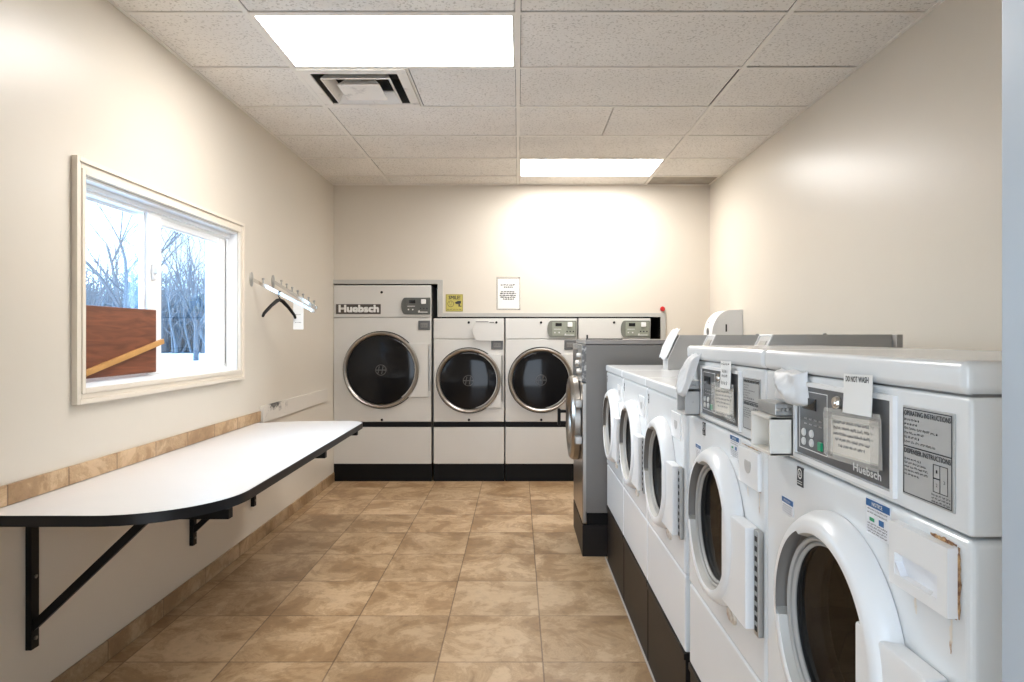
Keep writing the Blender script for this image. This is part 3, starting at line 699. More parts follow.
# ------------------------------------------------------------------ washer helpers
def holed_box(mb, a, b, cy, cz, r, bev, n=64, mi=0):
    """box whose -x face has a round hole"""
    t = bmesh.new(); bmesh.ops.create_cube(t, size=1); a, b = Vector(a), Vector(b)
    for v_ in t.verts: v_.co = Vector(((a[i]+b[i])/2+v_.co[i]*(b[i]-a[i]) for i in range(3)))
    bmesh.ops.bevel(t, geom=t.edges[:], offset=bev, segments=5, profile=.5, affect='EDGES')
    f = max(t.faces, key=lambda f: (-f.normal.x)*f.calc_area()); ys = [v_.co.y for v_ in f.verts]; zs = [v_.co.z for v_ in f.verts]; x = f.calc_center_median().x
    y0, y1, z0, z1 = min(ys), max(ys), min(zs), max(zs)
    corners = [(y0, z0), (y1, z0), (y1, z1), (y0, z1)]
    bmesh.ops.delete(t, geom=[f], context='FACES_ONLY')
    angs = sorted([2*PI*k/n for k in range(n)] + [math.atan2(c[1]-cz, c[0]-cy) % (2*PI) for c in corners])
    inn, ou, md = [], [], []
    for th in angs:
        dy, dz = math.cos(th), math.sin(th)
        ts = []
        if dy > 1e-9: ts.append((y1-cy)/dy)
        if dy < -1e-9: ts.append((y0-cy)/dy)
        if dz > 1e-9: ts.append((z1-cz)/dz)
        if dz < -1e-9: ts.append((z0-cz)/dz)
        k = min(ts); ou.append(t.verts.new((x, cy+dy*k, cz+dz*k))); inn.append(t.verts.new((x, cy+dy*r, cz+dz*r))); md.append(t.verts.new((x, cy+dy*(k*.97), cz+dz*(k*.97))))
    L = len(angs)
    for i in range(L):
        j = (i+1) % L; t.faces.new((inn[i], md[i], md[j], inn[j])); t.faces.new((md[i], ou[i], ou[j], md[j]))
    bmesh.ops.remove_doubles(t, verts=t.verts[:], dist=1e-5)
    mb.merge(t, mi)
UX, VX, NX = Vector((0, -1, 0)), Vector((0, 0, 1)), Vector((-1, 0, 0))     # reading direction on a front that faces -x
def door_ring(prof, c, lo, hi, rec, n=96):
    """white door ring with a grip cut into its inner wall between angles lo and hi"""
    q = MB()
    def ang(r, h_, th, i):
        a_ = math.degrees(th); a_ = a_-360 if a_ > 180 else a_
        if i in rec and lo <= a_ <= hi: return rec[i], h_
        return r, h_
    q.lathe(prof, c, (Vector((0, 1, 0)), Vector((0, 0, 1)), Vector((-1, 0, 0))), n, ang=ang)
    return q
def washer(kind, W, label, loc):
    t_ = thing('washing_machine', label, 'washing machine', loc, group='row of white front loading washers')
    cy, cz, R = W/2-.004, .874, .204; top = 1.162 if kind == 'A' else 1.132
    q = MB(); q.box((.004, .003, 0), (.62, W-.003, .338), .002); q.box((-.002, .0, .318), (.016, W, .340), .002); q.build('base', 'base', t_)
    q = MB(); holed_box(q, (0, 0, .598), (.69, W, top), cy, cz, .162, .010); q.build('cabinet', 'enamel', t_, smooth=False)
    q = MB(); q.box((.002, .001, .342), (.69, W-.001, .594), .007, 3); q.build('lower_panel', 'enamel', t_)
    q = MB(); q.lathe([(.162, .0), (.160, -.03), (.150, -.05), (.205, -.07), (.205, -.40), (0, -.41)], (0, cy, cz), (Vector((0, 1, 0)), VX, NX), 48)
    for k in range(3):
        a_ = 2*PI*k/3+.5; q.box((.10, -.02, -.205), (.38, .02, -.150), .01, mat=Matrix.Translation((0, cy, cz)) @ Matrix.Rotation(a_, 4, 'X'))
    q.build('drum', 'drum', t_)
    q = MB(); q.lathe([(.1625, .004), (.154, .008), (.148, .002), (.152, -.006), (.146, -.014), (.140, -.03), (.150, -.05)], (0, cy, cz), (Vector((0, 1, 0)), VX, NX), 64); q.build('gasket', 'gasket', t_)
    # door
    I = .164
    prof = [(R, .001), (R+.001, .012), (R-.005, .026), (R-.013, .037), (R-.020, .042), (I+.008, .043), (I+.002, .040), (I, .034), (I-.006, .012), (I-.010, .006)]
    q = door_ring(prof, (0, cy, cz), -8, 62, {6: I+.018, 7: I+.017, 8: I+.016, 9: I-.009})
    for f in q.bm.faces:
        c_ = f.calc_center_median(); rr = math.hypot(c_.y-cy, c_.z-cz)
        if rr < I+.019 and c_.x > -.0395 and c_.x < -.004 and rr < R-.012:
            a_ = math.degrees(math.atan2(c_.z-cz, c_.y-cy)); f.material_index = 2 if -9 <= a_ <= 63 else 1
    q.box((-.033, .036, cz-.158), (-.001, cy-R*.55, cz+.074), .006, 2)
    dr = q.build('door', ['plastic', 'inner_rim', 'grip_shade'], t_)
    q = MB(); q.lathe([(I-.004, .024), (I-.008, .027), (I-.012, .023), (I-.010, .012)], (0, cy, cz), (Vector((0, 1, 0)), VX, NX), 64)
    q.lathe([(I-.012, .018), (I-.016, .021), (I-.020, .016), (I-.018, .008)], (0, cy, cz), (Vector((0, 1, 0)), VX, NX), 64); q.build('glass_rim', 'gasket_l', dr)
    q = MB(); q.lathe([(I-.016, .014), (I-.028, .010), (.085, .008), (.04, .007), (0, .0065)], (0, cy, cz), (Vector((0, 1, 0)), VX, NX), 64); q.build('glass', 'door_glass', dr)
    q = MB(); q.box((-.014, .006, cz-.163), (-.001, .034, cz+.072), .002)
    for i in range(10):
        zz = cz-.152+i*.0222; q.box((-.0152, .013, zz), (-.012, .025, zz+.011), mi=1)
    q.build('hinge', ['zinc', 'void'], dr)
    q = MB(); q.lathe([(0, .002), (.030, .006), (.036, .003), (.036, 0)], (0, cy-.10, cz-.198), (Vector((0, 1, 0)), VX, NX), 20)
    for v_ in q.bm.verts: v_.co.z = cz-.205+(v_.co.z-(cz-.198))*.5
    q.build('tan_patch', 'rust_light', t_)  # flat tan patch on the dished panel below the door
    # dispenser drawer
    dy0, dy1 = (.022, .152) if kind != 'A' else (.045, .175)
    dz0, dz1 = 1.030, 1.117
    q = MB()
    if kind == 'B2':       # wide scooped handle let into the drawer front
        ry0, ry1, rz0, rz1 = dy0+.020, dy1-.014, 1.046, 1.076
        for a_, b_ in (((dy0, dz0), (dy1, rz0)), ((dy0, rz1), (dy1, dz1)), ((dy0, rz0), (ry0, rz1)), ((ry1, rz0), (dy1, rz1))):
            q.box((-.014, a_[0], a_[1]), (.002, b_[0], b_[1]))
        bmesh.ops.remove_doubles(q.bm, verts=q.bm.verts[:], dist=1e-5)
        dw = q.build('dispenser_drawer', 'plastic', t_, smooth=False)
        q = MB(); q.prism([(0, .0), (ry1-ry0, 0), (ry1-ry0, rz1-rz0), (0, rz1-rz0)], (-.0015, ry1, rz0), UX, VX, NX, .001)
        q.prism([(0, .0), (.014, 0), (.0, .016)], (-.0015, ry1, rz0), UX, VX, NX, .0115); q.prism([(ry1-ry0, .0), (ry1-ry0, .016), (ry1-ry0-.014, 0)], (-.0015, ry1, rz0), UX, VX, NX, .0115)
        q.build('handle', 'label_white', dw, smooth=False)
    else:
        q.box((-.010 if kind != 'A' else -.0035, dy0, dz0), (.002, dy1, dz1), .004 if kind != 'A' else .0015, 2); dw = q.build('dispenser_drawer', 'plastic', t_)
        q = MB(); xo = -.0097 if kind != 'A' else -.0032
        q.prism([(0, .018)]+[(.022-.022*math.cos(math.radians(a)), .018-.022*math.sin(math.radians(a))) for a in range(20, 170, 15)]+[(.044, .018), (.040, .026), (.004, .026)], (xo, (dy0+dy1)/2+.02, dz0+.034), UX, VX, NX, .0015, bev=.0007)
        q.build('handle', 'enamel_grey', dw)
    # stickers
    def sticker(nm, y1, y0, z0, z1, mats, fn):
        s_ = MB(); s_.box((-.0012, y0, z0), (.001, y1, z1)); fn(s_, y1-y0, z1-z0, Vector((-.0016, y1, z0))); return s_.build(nm, mats, t_, smooth=False)
    def energy(s_, w_, h_, o):
        s_.lathe([(w_*.38, 0), (w_*.28, 0)], o+UX*w_*.5+VX*h_*.66, '-x', 16, 1)
        put_text(s_, 'a', w_*.4, h_*.2, o+UX*w_*.28+VX*h_*.56, UX, VX, NX, 1)
        s_.prism([(.1*w_, .12*h_), (.9*w_, .12*h_), (.9*w_, .16*h_), (.1*w_, .16*h_)], o, UX, VX, NX, .0002, 1); s_.prism([(.1*w_, .24*h_), (.9*w_, .24*h_), (.9*w_, .27*h_), (.1*w_, .27*h_)], o, UX, VX, NX, .0002, 1)
    if kind == 'A': sticker('energy_label', .606, .588, 1.100, 1.138, ['ink', 'ink_white'], energy)
    else:
        sticker('energy_label', .497, .470, 1.090, 1.127, ['ink', 'ink_white'], energy)
        def blue(s_, w_, h_, o):
            s_.box(o+NX*.0004-Vector((0, w_, 0))+VX*h_*.68, o+VX*h_, mi=1)
            put_text(s_, 'IMPORTANT', w_*.6, h_*.14, o+NX*.0008+UX*w_*.2+VX*h_*.76, UX, VX, NX, 2)
            for k in range(4): scribble(s_, w_*.84, h_*.07, o+UX*w_*.06+VX*h_*(.50-.14*k), UX, VX, NX, 3, .0006)
        sticker('caution_label', .570, .515, 1.020, 1.052, ['label_white', 'blue', 'ink_white', 'ink_grey'], blue)
        def notice(s_, w_, h_, o):
            s_.box(o+NX*.0004-Vector((0, w_, 0))+VX*h_*.80, o+VX*h_, mi=1)
            put_text(s_, 'NOTICE', w_*.44, h_*.11, o+NX*.0008+UX*w_*.28+VX*h_*.845, UX, VX, NX, 2, bold=.0004)
            for k in range(2): scribble(s_, w_*.84, h_*.05, o+UX*w_*.06+VX*h_*(.71-.10*k), UX, VX, NX, 3, .0006)
            s_.box(o+NX*.0004-Vector((0, w_*.36, 0))+VX*h_*.40, o-Vector((0, w_*.16, 0))+VX*h_*.50, mi=4)
            s_.box(o+NX*.0004-Vector((0, w_*.76, 0))+VX*h_*.38, o-Vector((0, w_*.56, 0))+VX*h_*.54, mi=1)
            for k in range(4): scribble(s_, w_*.84, h_*.05, o+UX*w_*.06+VX*h_*(.30-.08*k), UX, VX, NX, 3, .0006)
        sticker('notice_label', .238, .172, 1.074, 1.128, ['label_white', 'blue', 'ink_white', 'ink_grey', 'green'], notice)
        # rust round the drawer
        q = MB()
        def strip(p0, p1, wd, seed):
            r_ = random.Random(seed); p0, p1 = Vector(p0), Vector(p1); d_ = (p1-p0); nn = Vector((0, -d_.z, d_.y)).normalized(); K = 14
            up_, lo_ = [], []
            for i in range(K+1):
                f = i/K; b_ = p0+d_*f; env = math.sin(PI*min(max(f, .06), .94))**.5
                up_.append(q.bm.verts.new(b_+nn*wd*env*r_.uniform(.5, 1.2))); lo_.append(q.bm.verts.new(b_-nn*wd*env*r_.uniform(.3, .8)))
            for i in range(K): q.bm.faces.new((up_[i], up_[i+1], lo_[i+1], lo_[i]))
        s2 = kind == 'B2'
        strip((-.0008, dy0+(.055 if s2 else .13), dz1+.003), (-.0008, dy0+.002, dz1+.003), .0050 if s2 else .002, 1)
        if s2: strip((-.0012, dy0-.003, dz1+.002), (-.0012, dy0-.003, dz0), .0060, 2)
        strip((-.0008, dy0+.002, dz0-.002), (-.0008, dy0+(.06 if s2 else .12), dz0-.002), .0026, 3)
        q.build('rust', 'rust', t_, smooth=False)
        for a_, b_, c_ in ((.012, .014, .05), (.09, .086, .03)):
            q = MB(); strip((-.0006, dy0+a_, dz0-.004), (-.0006, dy0+b_, dz0-c_), .004, int(c_*100)); q.build('rust_run', 'rust_light', t_, smooth=False)
    if kind == 'A':
        q = MB(); q.box((-.006, 0, 1.164), (.69, W, 1.203), .008, 3); q.build('worktop', 'enamel', t_)
        my0, my1 = .03, .15
        prof = [(.24, 1.204), (.24, 1.255), (.304, 1.385), (.700, 1.385), (.700, 1.204)]
        q = MB(); q.prism(prof, (0, my0, 0), (1, 0, 0), (0, 0, 1), (0, 1, 0), my1-my0); cs = q.build('coin_meter_case', 'enamel_grey', t_, smooth=False)
        d_ = Vector((.064, 0, .13)).normalized(); nn = Vector((-d_.z, 0, d_.x)); o = Vector((.24, my1, 1.255))
        q = MB(); q.frame(0, my1-my0, 0, .144, .005, o, Vector((0, -1, 0)), d_, nn, .004); q.build('bezel', 'plastic', cs, smooth=False)
        q = MB(); q.box((-.030, -.0015, -.02), (.030, .0015, .02), mat=Matrix.Translation(o+d_*.10+Vector((0, -.06, 0))+nn*.001) @ Matrix(((0, nn.x, d_.x), (-1, 0, 0), (0, nn.z, d_.z))).to_4x4()); q.build('coin_slot', 'zinc', cs, smooth=False)
        q = MB(); q.lathe([(0, .006), (.006, .004), (.007, 0)], (.50, .09, 1.385), 'z', 10); q.build('screw', 'zinc', cs)
        q = MB(); q.box((.695, .0, 1.300), (.715, W, 1.385), .002); q.build('back_rail', 'enamel_grey', t_)
    else:
        CD = .43
        q = MB(); q.box((0, 0, 1.136), (CD, W, 1.3055), .006, 3); cs = q.build('control_console', 'enamel', t_)
        q = MB(); q.box((.007, .007, 1.300), (CD-.007, W-.007, 1.310)); q.build('dark_line', 'ink_grey', cs, smooth=False)
        q = MB(); q.box((-.007, 0, 1.308), (CD+.004, W, 1.350), .012, 4); q.build('lid', 'enamel', t_)
        py0, py1, pz0, pz1 = .167, .490, 1.156, 1.286
        q = MB(); q.frame(py0-.012, py1+.012, pz0-.010, pz1+.008, .008, (.001, 0, 0), (0, 1, 0), (0, 0, 1), (-1, 0, 0), .008); q.build('bezel', 'plastic', cs)
        q = MB(); q.box((-.004, py0, pz0), (.001, py1, pz1), .0015, 1); cp = q.build('control_panel', 'panel_dark', cs)
        q = MB(); q.frame(.363, .478, 1.168, 1.277, .0014, (-.004, 0, 0), (0, 1, 0), (0, 0, 1), (-1, 0, 0), .0006)
        for yy in (.455, .435, .415, .395): scribble(q, .010, .004, (-.0046, yy, 1.224), UX, VX, NX, 0, .0008); scribble(q, .011, .003, (-.0046, yy, 1.215), UX, VX, NX, 0, .0006)
        q.build('print', 'ink_white', cp, smooth=False)
        q = MB(); q.box((-.0065, .406, 1.243), (-.003, .462, 1.265), .001, 1); q.build('display', 'screen', cp)
        for yy, zz in ((.457, 1.199), (.424, 1.200), (.457, 1.182), (.424, 1.183)):
            q = MB(); q.lathe([(0, .0075), (.006, .0075), (.0075, .006), (.0075, .003)], (0, yy, zz), '-x', 16); q.build('button', 'button', cp)
        q = MB(); q.box((-.008, .380, 1.174), (-.003, .395, 1.190), .0015, 1); q.build('start_button', 'green', cp)
        q = MB(); q.lathe([(0, .014), (.004, .014), (.005, .012), (.010, .012), (.012, .008), (.012, .003)], (0, .322, 1.267), '-x', 20); q.build('key_lock', 'chrome', cp)
        q = MB(); put_text(q, 'Huebsch', .082, .012, (-.0046, .272, 1.1635), UX, VX, NX, 0, bold=.0010); q.build('lettering', 'ink_white', cp, smooth=False)
        # instruction plate
        iy0, iy1, iz0, iz1 = .027, .138, 1.158, 1.283; wI, hI = iy1-iy0, iz1-iz0
        q = MB(); q.box((-.0025, iy0, iz0), (.001, iy1, iz1), .001, 1); pl = q.build('instruction_plate', 'label_grey', cs)
        o = Vector((-.0029, iy1, iz0)); q = MB()
        q.frame(.003, wI-.003, .003, hI-.003, .0012, o, UX, VX, NX, .0003)
        q.prism([(.003, hI*.545), (wI-.003, hI*.545), (wI-.003, hI*.558), (.003, hI*.558)], o, UX, VX, NX, .0003)
        put_text(q, 'OPERATING INSTRUCTIONS', wI*.90, hI*.055, o+UX*wI*.05+VX*hI*.895, UX, VX, NX, 0, bold=.0002)
        put_text(q, 'DISPENSER INSTRUCTIONS', wI*.90, hI*.055, o+UX*wI*.05+VX*hI*.475, UX, VX, NX, 0, bold=.0002)
        for k, (s_, L_) in enumerate((('1. Load washer', .30), ('2. Close door', .27), ('3. Add detergent and additives', .66), ('4. Select wash program', .40), ('5. Insert coins', .30), ('6. Press START', .62))):
            scribble(q, wI*L_, hI*.030, o+UX*wI*.05+VX*hI*(.835-.049*k), UX, VX, NX, 0, .0006)
        for k, L_ in enumerate((.34, .46, .50, .48, .30)): scribble(q, wI*L_, hI*.026, o+UX*wI*.05+VX*hI*(.40-.042*k), UX, VX, NX, 0, .0006)
        def lines(a0, a1, b0, b1): q.frame(wI*a0, wI*a1, hI*b0, hI*b1, .0008, o, UX, VX, NX, .0003)
        lines(.63, .90, .15, .44); lines(.63, .76, .15, .295); lines(.63, .76, .295, .44)
        put_text(q, '1', wI*.03, hI*.035, o+UX*wI*.68+VX*hI*.35, UX, VX, NX, 0); put_text(q, '2', wI*.03, hI*.035, o+UX*wI*.68+VX*hI*.21, UX, VX, NX, 0); put_text(q, '3', wI*.03, hI*.035, o+UX*wI*.82+VX*hI*.26, UX, VX, NX, 0)
        for k in range(3): scribble(q, wI*.34, hI*.024, o+UX*wI*.60+VX*hI*(.11-.034*k), UX, VX, NX, 0, .0006)
        q.build('print', 'ink', pl, smooth=False)
        # coin return cup and slide
        gy0, gy1 = .512, .622
        q = MB()
        for a_, b_ in (((-.048, gy0, 1.143), (.002, gy0+.007, 1.221)), ((-.048, gy1-.007, 1.143), (.002, gy1, 1.221)), ((-.048, gy0, 1.143), (.002, gy1, 1.150)), ((-.048, gy0, 1.213), (.002, gy1, 1.221)), ((-.008, gy0, 1.145), (.002, gy1, 1.22))): q.box(a_, b_, .002)
        q.lathe([(0, .002), (.003, .0015), (.0035, 0)], (-.024, gy0, 1.183), 'y', 10); q.build('coin_cup', 'cream_plastic' if kind == 'B2' else 'enamel_grey', cs)
        q = MB(); q.box((-.036, gy0+.004, 1.222), (0, gy1-.008, 1.246), .002)
        for k in range(4): q.lathe([(0, .004), (.003, .004), (.0038, .0)], (-.031+k*.0085, gy0+.004, 1.234), 'y', 12)
        q.build('coin_slide', 'zinc', cs)
    return t_
FX = .545
wa = washer('A', .634, 'white washer third from the grey washer, next to tall control consoles', (FX, 2.183, 0))
kids = kid_map()
for y, lb in ((2.823, 'second of the low white washers, counted from the grey washer'), (3.463, 'farthest low white washer, right beside the grey washer')):
    c = copy_tree(wa, kids); c.location = (FX, y, 0); c['label'] = lb
wa['label'] = 'nearest of the low white washers, with flat top beside taller washer'
washer('B1', .660, 'taller white washer with front console, behind the closest washer', (FX, 1.469, 0))
washer('B2', .660, 'closest white washer, at right, with rusty dispenser drawer', (FX, .803, 0))

# ------------------------------------------------------------------ grey steel washer
g = thing('washing_machine', 'big grey washer with round stainless door near the dryers', 'washing machine', (.403, 4.172, 0))
GW, GD = .675, .80
m = MB(); m.box((0, 0, 0), (GD, GW, .195), .003); m.build('base', 'base', g)
m = MB(); m.box((.03, .01, .196), (GD-.02, GW-.01, .275), .002); m.build('skirt', 'black', g)
m = MB(); m.box((.020, 0, .272), (GD, GW, 1.326), .004); m.build('cabinet', 'grey_side', g)
cyg, czg, RG = GW/2, .833, .282
m = MB(); holed_box(m, (0, 0, .205), (.030, GW, 1.085), cyg, czg, .20, .008); m.build('front_panel', 'steel', g, smooth=False)
m = MB(); m.box((-.004, 0, 1.088), (.030, GW, 1.326), .006, 2); cp = m.build('control_panel', 'speckle', g)
m = MB(); m.box((-.008, .30, 1.17), (-.003, .56, 1.29), .003); m.build('keypad', 'panel_dark', cp)
for yy, zz in ((.10, 1.25), (.10, 1.15), (.2, 1.2)):
    m = MB(); m.lathe([(0, .030), (.016, .030), (.020, .024), (.022, .003)], (0, yy, zz), '-x', 20); m.build('knob', 'zinc', cp)
m = MB(); m.box((.018, -.006, 1.327), (GD, GW, 1.357), .006, 3); m.build('lid', 'grey_top', g)
FN = (Vector((0, 1, 0)), VX, NX)
m = MB(); m.lathe([(RG-.02, .001), (RG, .006), (RG, .040), (RG-.014, .058), (RG-.040, .064), (RG-.062, .060), (RG-.080, .046), (RG-.090, .030)], (0, cyg, czg), FN, 64); dr = m.build('door', 'steel', g)
m = MB(); m.lathe([(RG-.088, .034), (RG-.12, .022), (.08, .0), (0, -.008)], (0, cyg, czg), FN, 48); m.build('glass', 'door_glass', dr)
m = MB(); m.box((-.105, GW-.115, .755), (-.060, GW-.085, .775), .004); m.box((-.105, GW-.115, .835), (-.060, GW-.085, .855), .004); m.box((-.122, GW-.12, .745), (-.100, GW-.08, .865), .006); m.build('handle', 'black', dr)
m = MB()
for zz in (.70, .93): m.box((-.045, .0, zz), (-.001, .085, zz+.05), .006)
m.build('hinge', 'zinc', dr)
m = MB(); m.lathe([(.20, 0), (.20, -.03), (.24, -.05), (.24, -.4), (0, -.41)], (0, cyg, czg), FN, 48); m.build('drum', 'drum', g)
bar = thing('black_strip', 'thin black strip lying on top of the grey washer', 'strip', (.403, 4.19, 1.3575))
m = MB(); m.box((.025, 0, 0), (.255, .03, .007), .002); m.box((.028, .004, .007), (.038, .02, .030), .003); m.build('strip', 'black', bar)

# ------------------------------------------------------------------ papers, bags
def sheet(name, W, H, loc, tilt, bend, lines, mats, label, cat='note', tape=None):
    """thin paper on a front facing -x; lines: [(text or None, width frac, left frac, height frac, z frac)]"""
    q = MB(); K = 10
    def P(a, b, off): # a along UX 0..1, b up 0..1
        return Vector((0, 0, 0))+UX*(a*W)+VX*(b*H)+NX*(off+bend*math.sin(PI*a)*.5+bend*(1-b)**2)
    for off, flip in ((0, 0), (.0008, 1)):
        vs = [[q.bm.verts.new(P(i/K, j/K, off)) for j in range(K+1)] for i in range(K+1)]
        for i in range(K):
            for j in range(K): q.bm.faces.new((vs[i][j], vs[i+1][j], vs[i+1][j+1], vs[i][j+1]))
    n0 = len(q.bm.verts); q.bm.verts.ensure_lookup_table()
    for (s_, wf, lf, hf, zf) in lines:
        o = Vector((0, -lf*W, zf*H))
        if s_: put_text(q, s_, wf*W, hf*H, o, UX, VX, NX, 1, bold=.0005)
        else: scribble(q, wf*W, hf*H, o, UX, VX, NX, 1, .0011)
    q.bm.verts.ensure_lookup_table()
    for v_ in q.bm.verts[n0:]:
        a, b = -v_.co.y/W, v_.co.z/H; v_.co.x = -(.0012+bend*math.sin(PI*min(max(a, 0), 1))*.5+bend*(1-b)**2)
    rot_mb(q, (0, -W/2, H/2), 'X', tilt)
    ob = q.build(name, mats, loc=loc, smooth=False)
    if tape:
        q = MB()
        for (a0, a1, b0, b1) in tape:
            o = Vector((-.0035-bend, 0, 0)); q.prism([(a0*W, b0*H), (a1*W, b0*H), (a1*W, b1*H), (a0*W, b1*H)], o, UX, VX, NX, .0003)
        rot_mb(q, (0, -W/2, H/2), 'X', tilt); q.build('tape', 'tape', ob, smooth=False)
    tag(ob, label, cat); return ob
TP = [(-.12, .10, -.05, 1.08), (.90, 1.12, -.05, 1.08), (-.1, 1.1, .90, 1.18), (-.05, 1.05, -.12, .06)]
FXN = FX-.0085
note_lines = [(None, .86, .07, .085, .80-.145*k) for k in range(3)] + [(None, .74, .12, .085, .365), (None, .56, .2, .085, .22)]
sheet('paper_note', .088, .063, (FXN-.004, .803+.285, 1.257), -1.5, .003, [('DO NOT WASH', .80, .09, .14, .80)], ['paper', 'ink'], 'blank white do not wash note hung on the closest washer')
sheet('paper_note', .150, .066, (FXN, .803+.338, 1.183), -2.5, .002, note_lines, ['paper_cream', 'ink_grey'], 'handwritten note taped over the control panel of the closest washer', tape=TP)
sheet('paper_note', .084, .070, (FXN-.004, 1.469+.280, 1.246), -1, .003, [(None, .8, .1, .10, .84), (None, .5, .2, .14, .56), (None, .55, .18, .12, .40), (None, .7, .14, .16, .12)], ['paper', 'ink'], 'upper small white note on the second closest washer console')
sheet('paper_note', .155, .066, (FXN, 1.469+.345, 1.179), -2, .002, note_lines, ['paper_cream', 'ink_grey'], 'handwritten note taped over controls of the second closest washer', tape=TP)
def bag(loc, W, H, Dp, shear, label, seed, flat=.15, lean=0.):
    """crumpled plastic pouch: front bulges to -x"""
    r_ = random.Random(seed); q = MB(); K = 16; ph = [r_.uniform(0, 6) for _ in range(8)]
    def pt(a, b, s_):
        e = (math.sin(PI*a)*math.sin(PI*min(b*1.02, 1)))**.22 if 0 < a < 1 and 0 < b < 1 else 0
        wr = .0022*math.sin(9*a+ph[0]+5*b)+.0020*math.sin(8*b+ph[1]+6*a)+.0008*math.sin(25*a-17*b+ph[2])
        yy = -W*(a+.03*math.sin(5*b+ph[3])); zz = H*(b+.04*math.sin(7*a+ph[4])*(1-b)+.035*math.sin(11*a+ph[5])*b)
        xx = -shear*(1-b) - (flat*Dp+e*(Dp*(1-flat)+wr*1.3) if s_ else flat*Dp*.4)
        return Vector((xx, yy-lean*(1-b), zz))
    F = [[q.bm.verts.new(pt(i/K, j/K, 1)) for j in range(K+1)] for i in range(K+1)]
    B = [[q.bm.verts.new(pt(i/K, j/K, 0)) for j in range(K+1)] for i in range(K+1)]
    for G in (F, B):
        for i in range(K):
            for j in range(K): q.bm.faces.new((G[i][j], G[i+1][j], G[i+1][j+1], G[i][j+1]))
    rim = [(i, 0) for i in range(K)]+[(K, j) for j in range(K)]+[(K-i, K) for i in range(K)]+[(0, K-j) for j in range(K)]
    for (a, b), (c_, d_) in zip(rim, rim[1:]+rim[:1]): q.bm.faces.new((F[a][b], F[c_][d_], B[c_][d_], B[a][b]))
    return tag(q.build('plastic_bag', 'bag', loc=loc, ang=80), label, 'plastic bag', group='plastic bags taped over coin slots')
bag((FX-.002, .803+.562, 1.2475), .122, .066, .030, .0, 'puffy white plastic bag over coin slot of the closest washer', 4)
bag((FX-.004, 1.469+.588, 1.203), .100, .122, .026, .045, 'white plastic bag draped over coin slot of the second closest washer', 9)
b3 = bag((FX+.238, 3.463+.175, 1.262), .16, .155, .02, .0, 'white plastic bag on the console of the farthest low washer', 12)
for v_ in b3.data.vertices: v_.co.x += v_.co.z*.50 - .012
q = None

# ------------------------------------------------------------------ towel dispenser
td = thing('towel_dispenser', 'rounded white paper towel dispenser on right wall above the washers', 'dispenser', (XR, 5.40, 1.20))
pf = [(0, 0), (0, .395), (-.09, .392)] + [(-.10-.148*math.sin(math.radians(a)), .390-.20*(1-math.cos(math.radians(a)))) for a in range(10, 91, 8)] + [(-.248, .08), (-.22, .0)]
m = MB(); m.prism(pf, (0, 0, 0), (1, 0, 0), (0, 0, 1), (0, 1, 0), .25); m.build('cover', 'plastic', td)
m = MB(); m.box((-.140, -.003, .215), (-.128, .002, .275), .001); m.build('slot', 'ink', td)
m = MB(); m.lathe([(0, .002), (.030, .002), (.034, 0)], (-.2485, .125, .215), '-x', 20); m.build('sight_window', 'ink_grey', td)
m = MB(); m.lathe([(0, .003), (.006, .002), (.007, 0)], (-.243, .125, .292), '-x', 12); m.build('lock', 'ink', td)

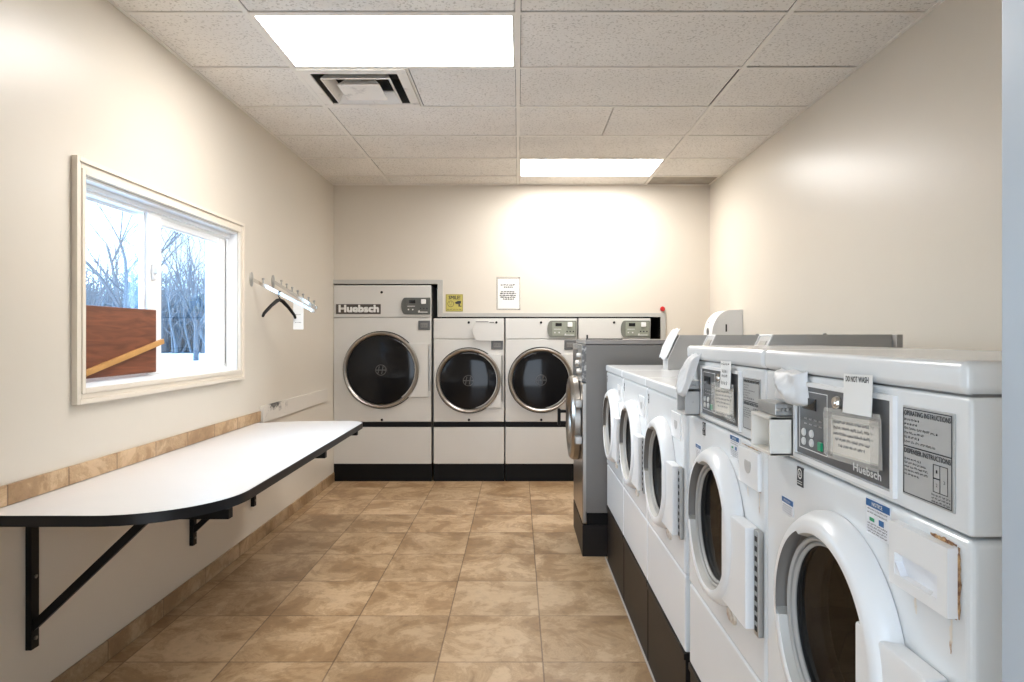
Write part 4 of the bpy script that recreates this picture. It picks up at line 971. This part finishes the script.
# ------------------------------------------------------------------ world, camera
W = bpy.data.worlds.new('winter_sky'); bpy.context.scene.world = W; W.use_nodes = True
nt = W.node_tree; bg = nt.nodes['Background']
tc = N(nt, 'ShaderNodeTexCoord'); sp = N(nt, 'ShaderNodeSeparateXYZ'); nt.links.new(tc.outputs['Generated'], sp.inputs[0])
rp = N(nt, 'ShaderNodeValToRGB'); e = rp.color_ramp.elements
e[0].position = 0; e[0].color = rgb((.78, .88, 1.0)); e[1].position = .55; e[1].color = rgb((.52, .73, 1.0))
nt.links.new(sp.outputs[2], rp.inputs[0]); nt.links.new(rp.outputs[0], bg.inputs['Color'])
gw = N(nt, 'ShaderNodeMapRange', interpolation_type='SMOOTHSTEP')      # sky glow added toward the window side, boosting daylight through it
gw.inputs[1].default_value = -.45; gw.inputs[2].default_value = -.85; gw.inputs[3].default_value = 3.4; gw.inputs[4].default_value = 14.0
gy = N(nt, 'ShaderNodeMapRange', interpolation_type='SMOOTHSTEP'); gy.inputs[1].default_value = 0; gy.inputs[2].default_value = .4; gy.inputs[3].default_value = 4.0; gy.inputs[4].default_value = 1.75  # sky also brightened behind the camera for light through the doorway
nt.links.new(sp.outputs[1], gy.inputs[0]); nt.links.new(gy.outputs[0], gw.inputs[3])
nt.links.new(sp.outputs[0], gw.inputs[0]); nt.links.new(gw.outputs[0], bg.inputs['Strength'])
def portal(name, loc, rot, sx, sy):
    l = bpy.data.lights.new(name, 'AREA'); l.shape = 'RECTANGLE'; l.size = sx; l.size_y = sy; l.cycles.is_portal = True
    o = link(bpy.data.objects.new(name, l)); o.location = loc; o.rotation_euler = rot
portal('window_portal', (XO-.02, (WY0+WY1)/2, (WZ0+WZ1)/2), (PI/2, 0, -PI/2), WY1-WY0, WZ1-WZ0)
portal('doorway_portal', ((JX0+JX1)/2, YF-.03, JH/2), (PI/2, 0, 0), JX1-JX0, JH)

cam = bpy.data.cameras.new('camera'); co = link(bpy.data.objects.new('camera', cam)); bpy.context.scene.camera = co
cam.sensor_width = 36; cam.lens = 667*36/1024; co.location = (0, 0, 1.38); co.rotation_euler = (PI/2, 0, 0)
cam.shift_x = -6/1024; cam.shift_y = -5/1024; cam.clip_start = .02
sc = bpy.context.scene
sc.view_settings.view_transform = 'Standard'; sc.view_settings.look = 'None'; sc.view_settings.gamma = 1; sc.view_settings.use_curve_mapping = False
sc.view_settings.exposure = .5
sc.cycles.max_bounces = 10; sc.cycles.diffuse_bounces = 5; sc.cycles.transparent_max_bounces = 12; sc.cycles.caustics_reflective = False; sc.cycles.caustics_refractive = False
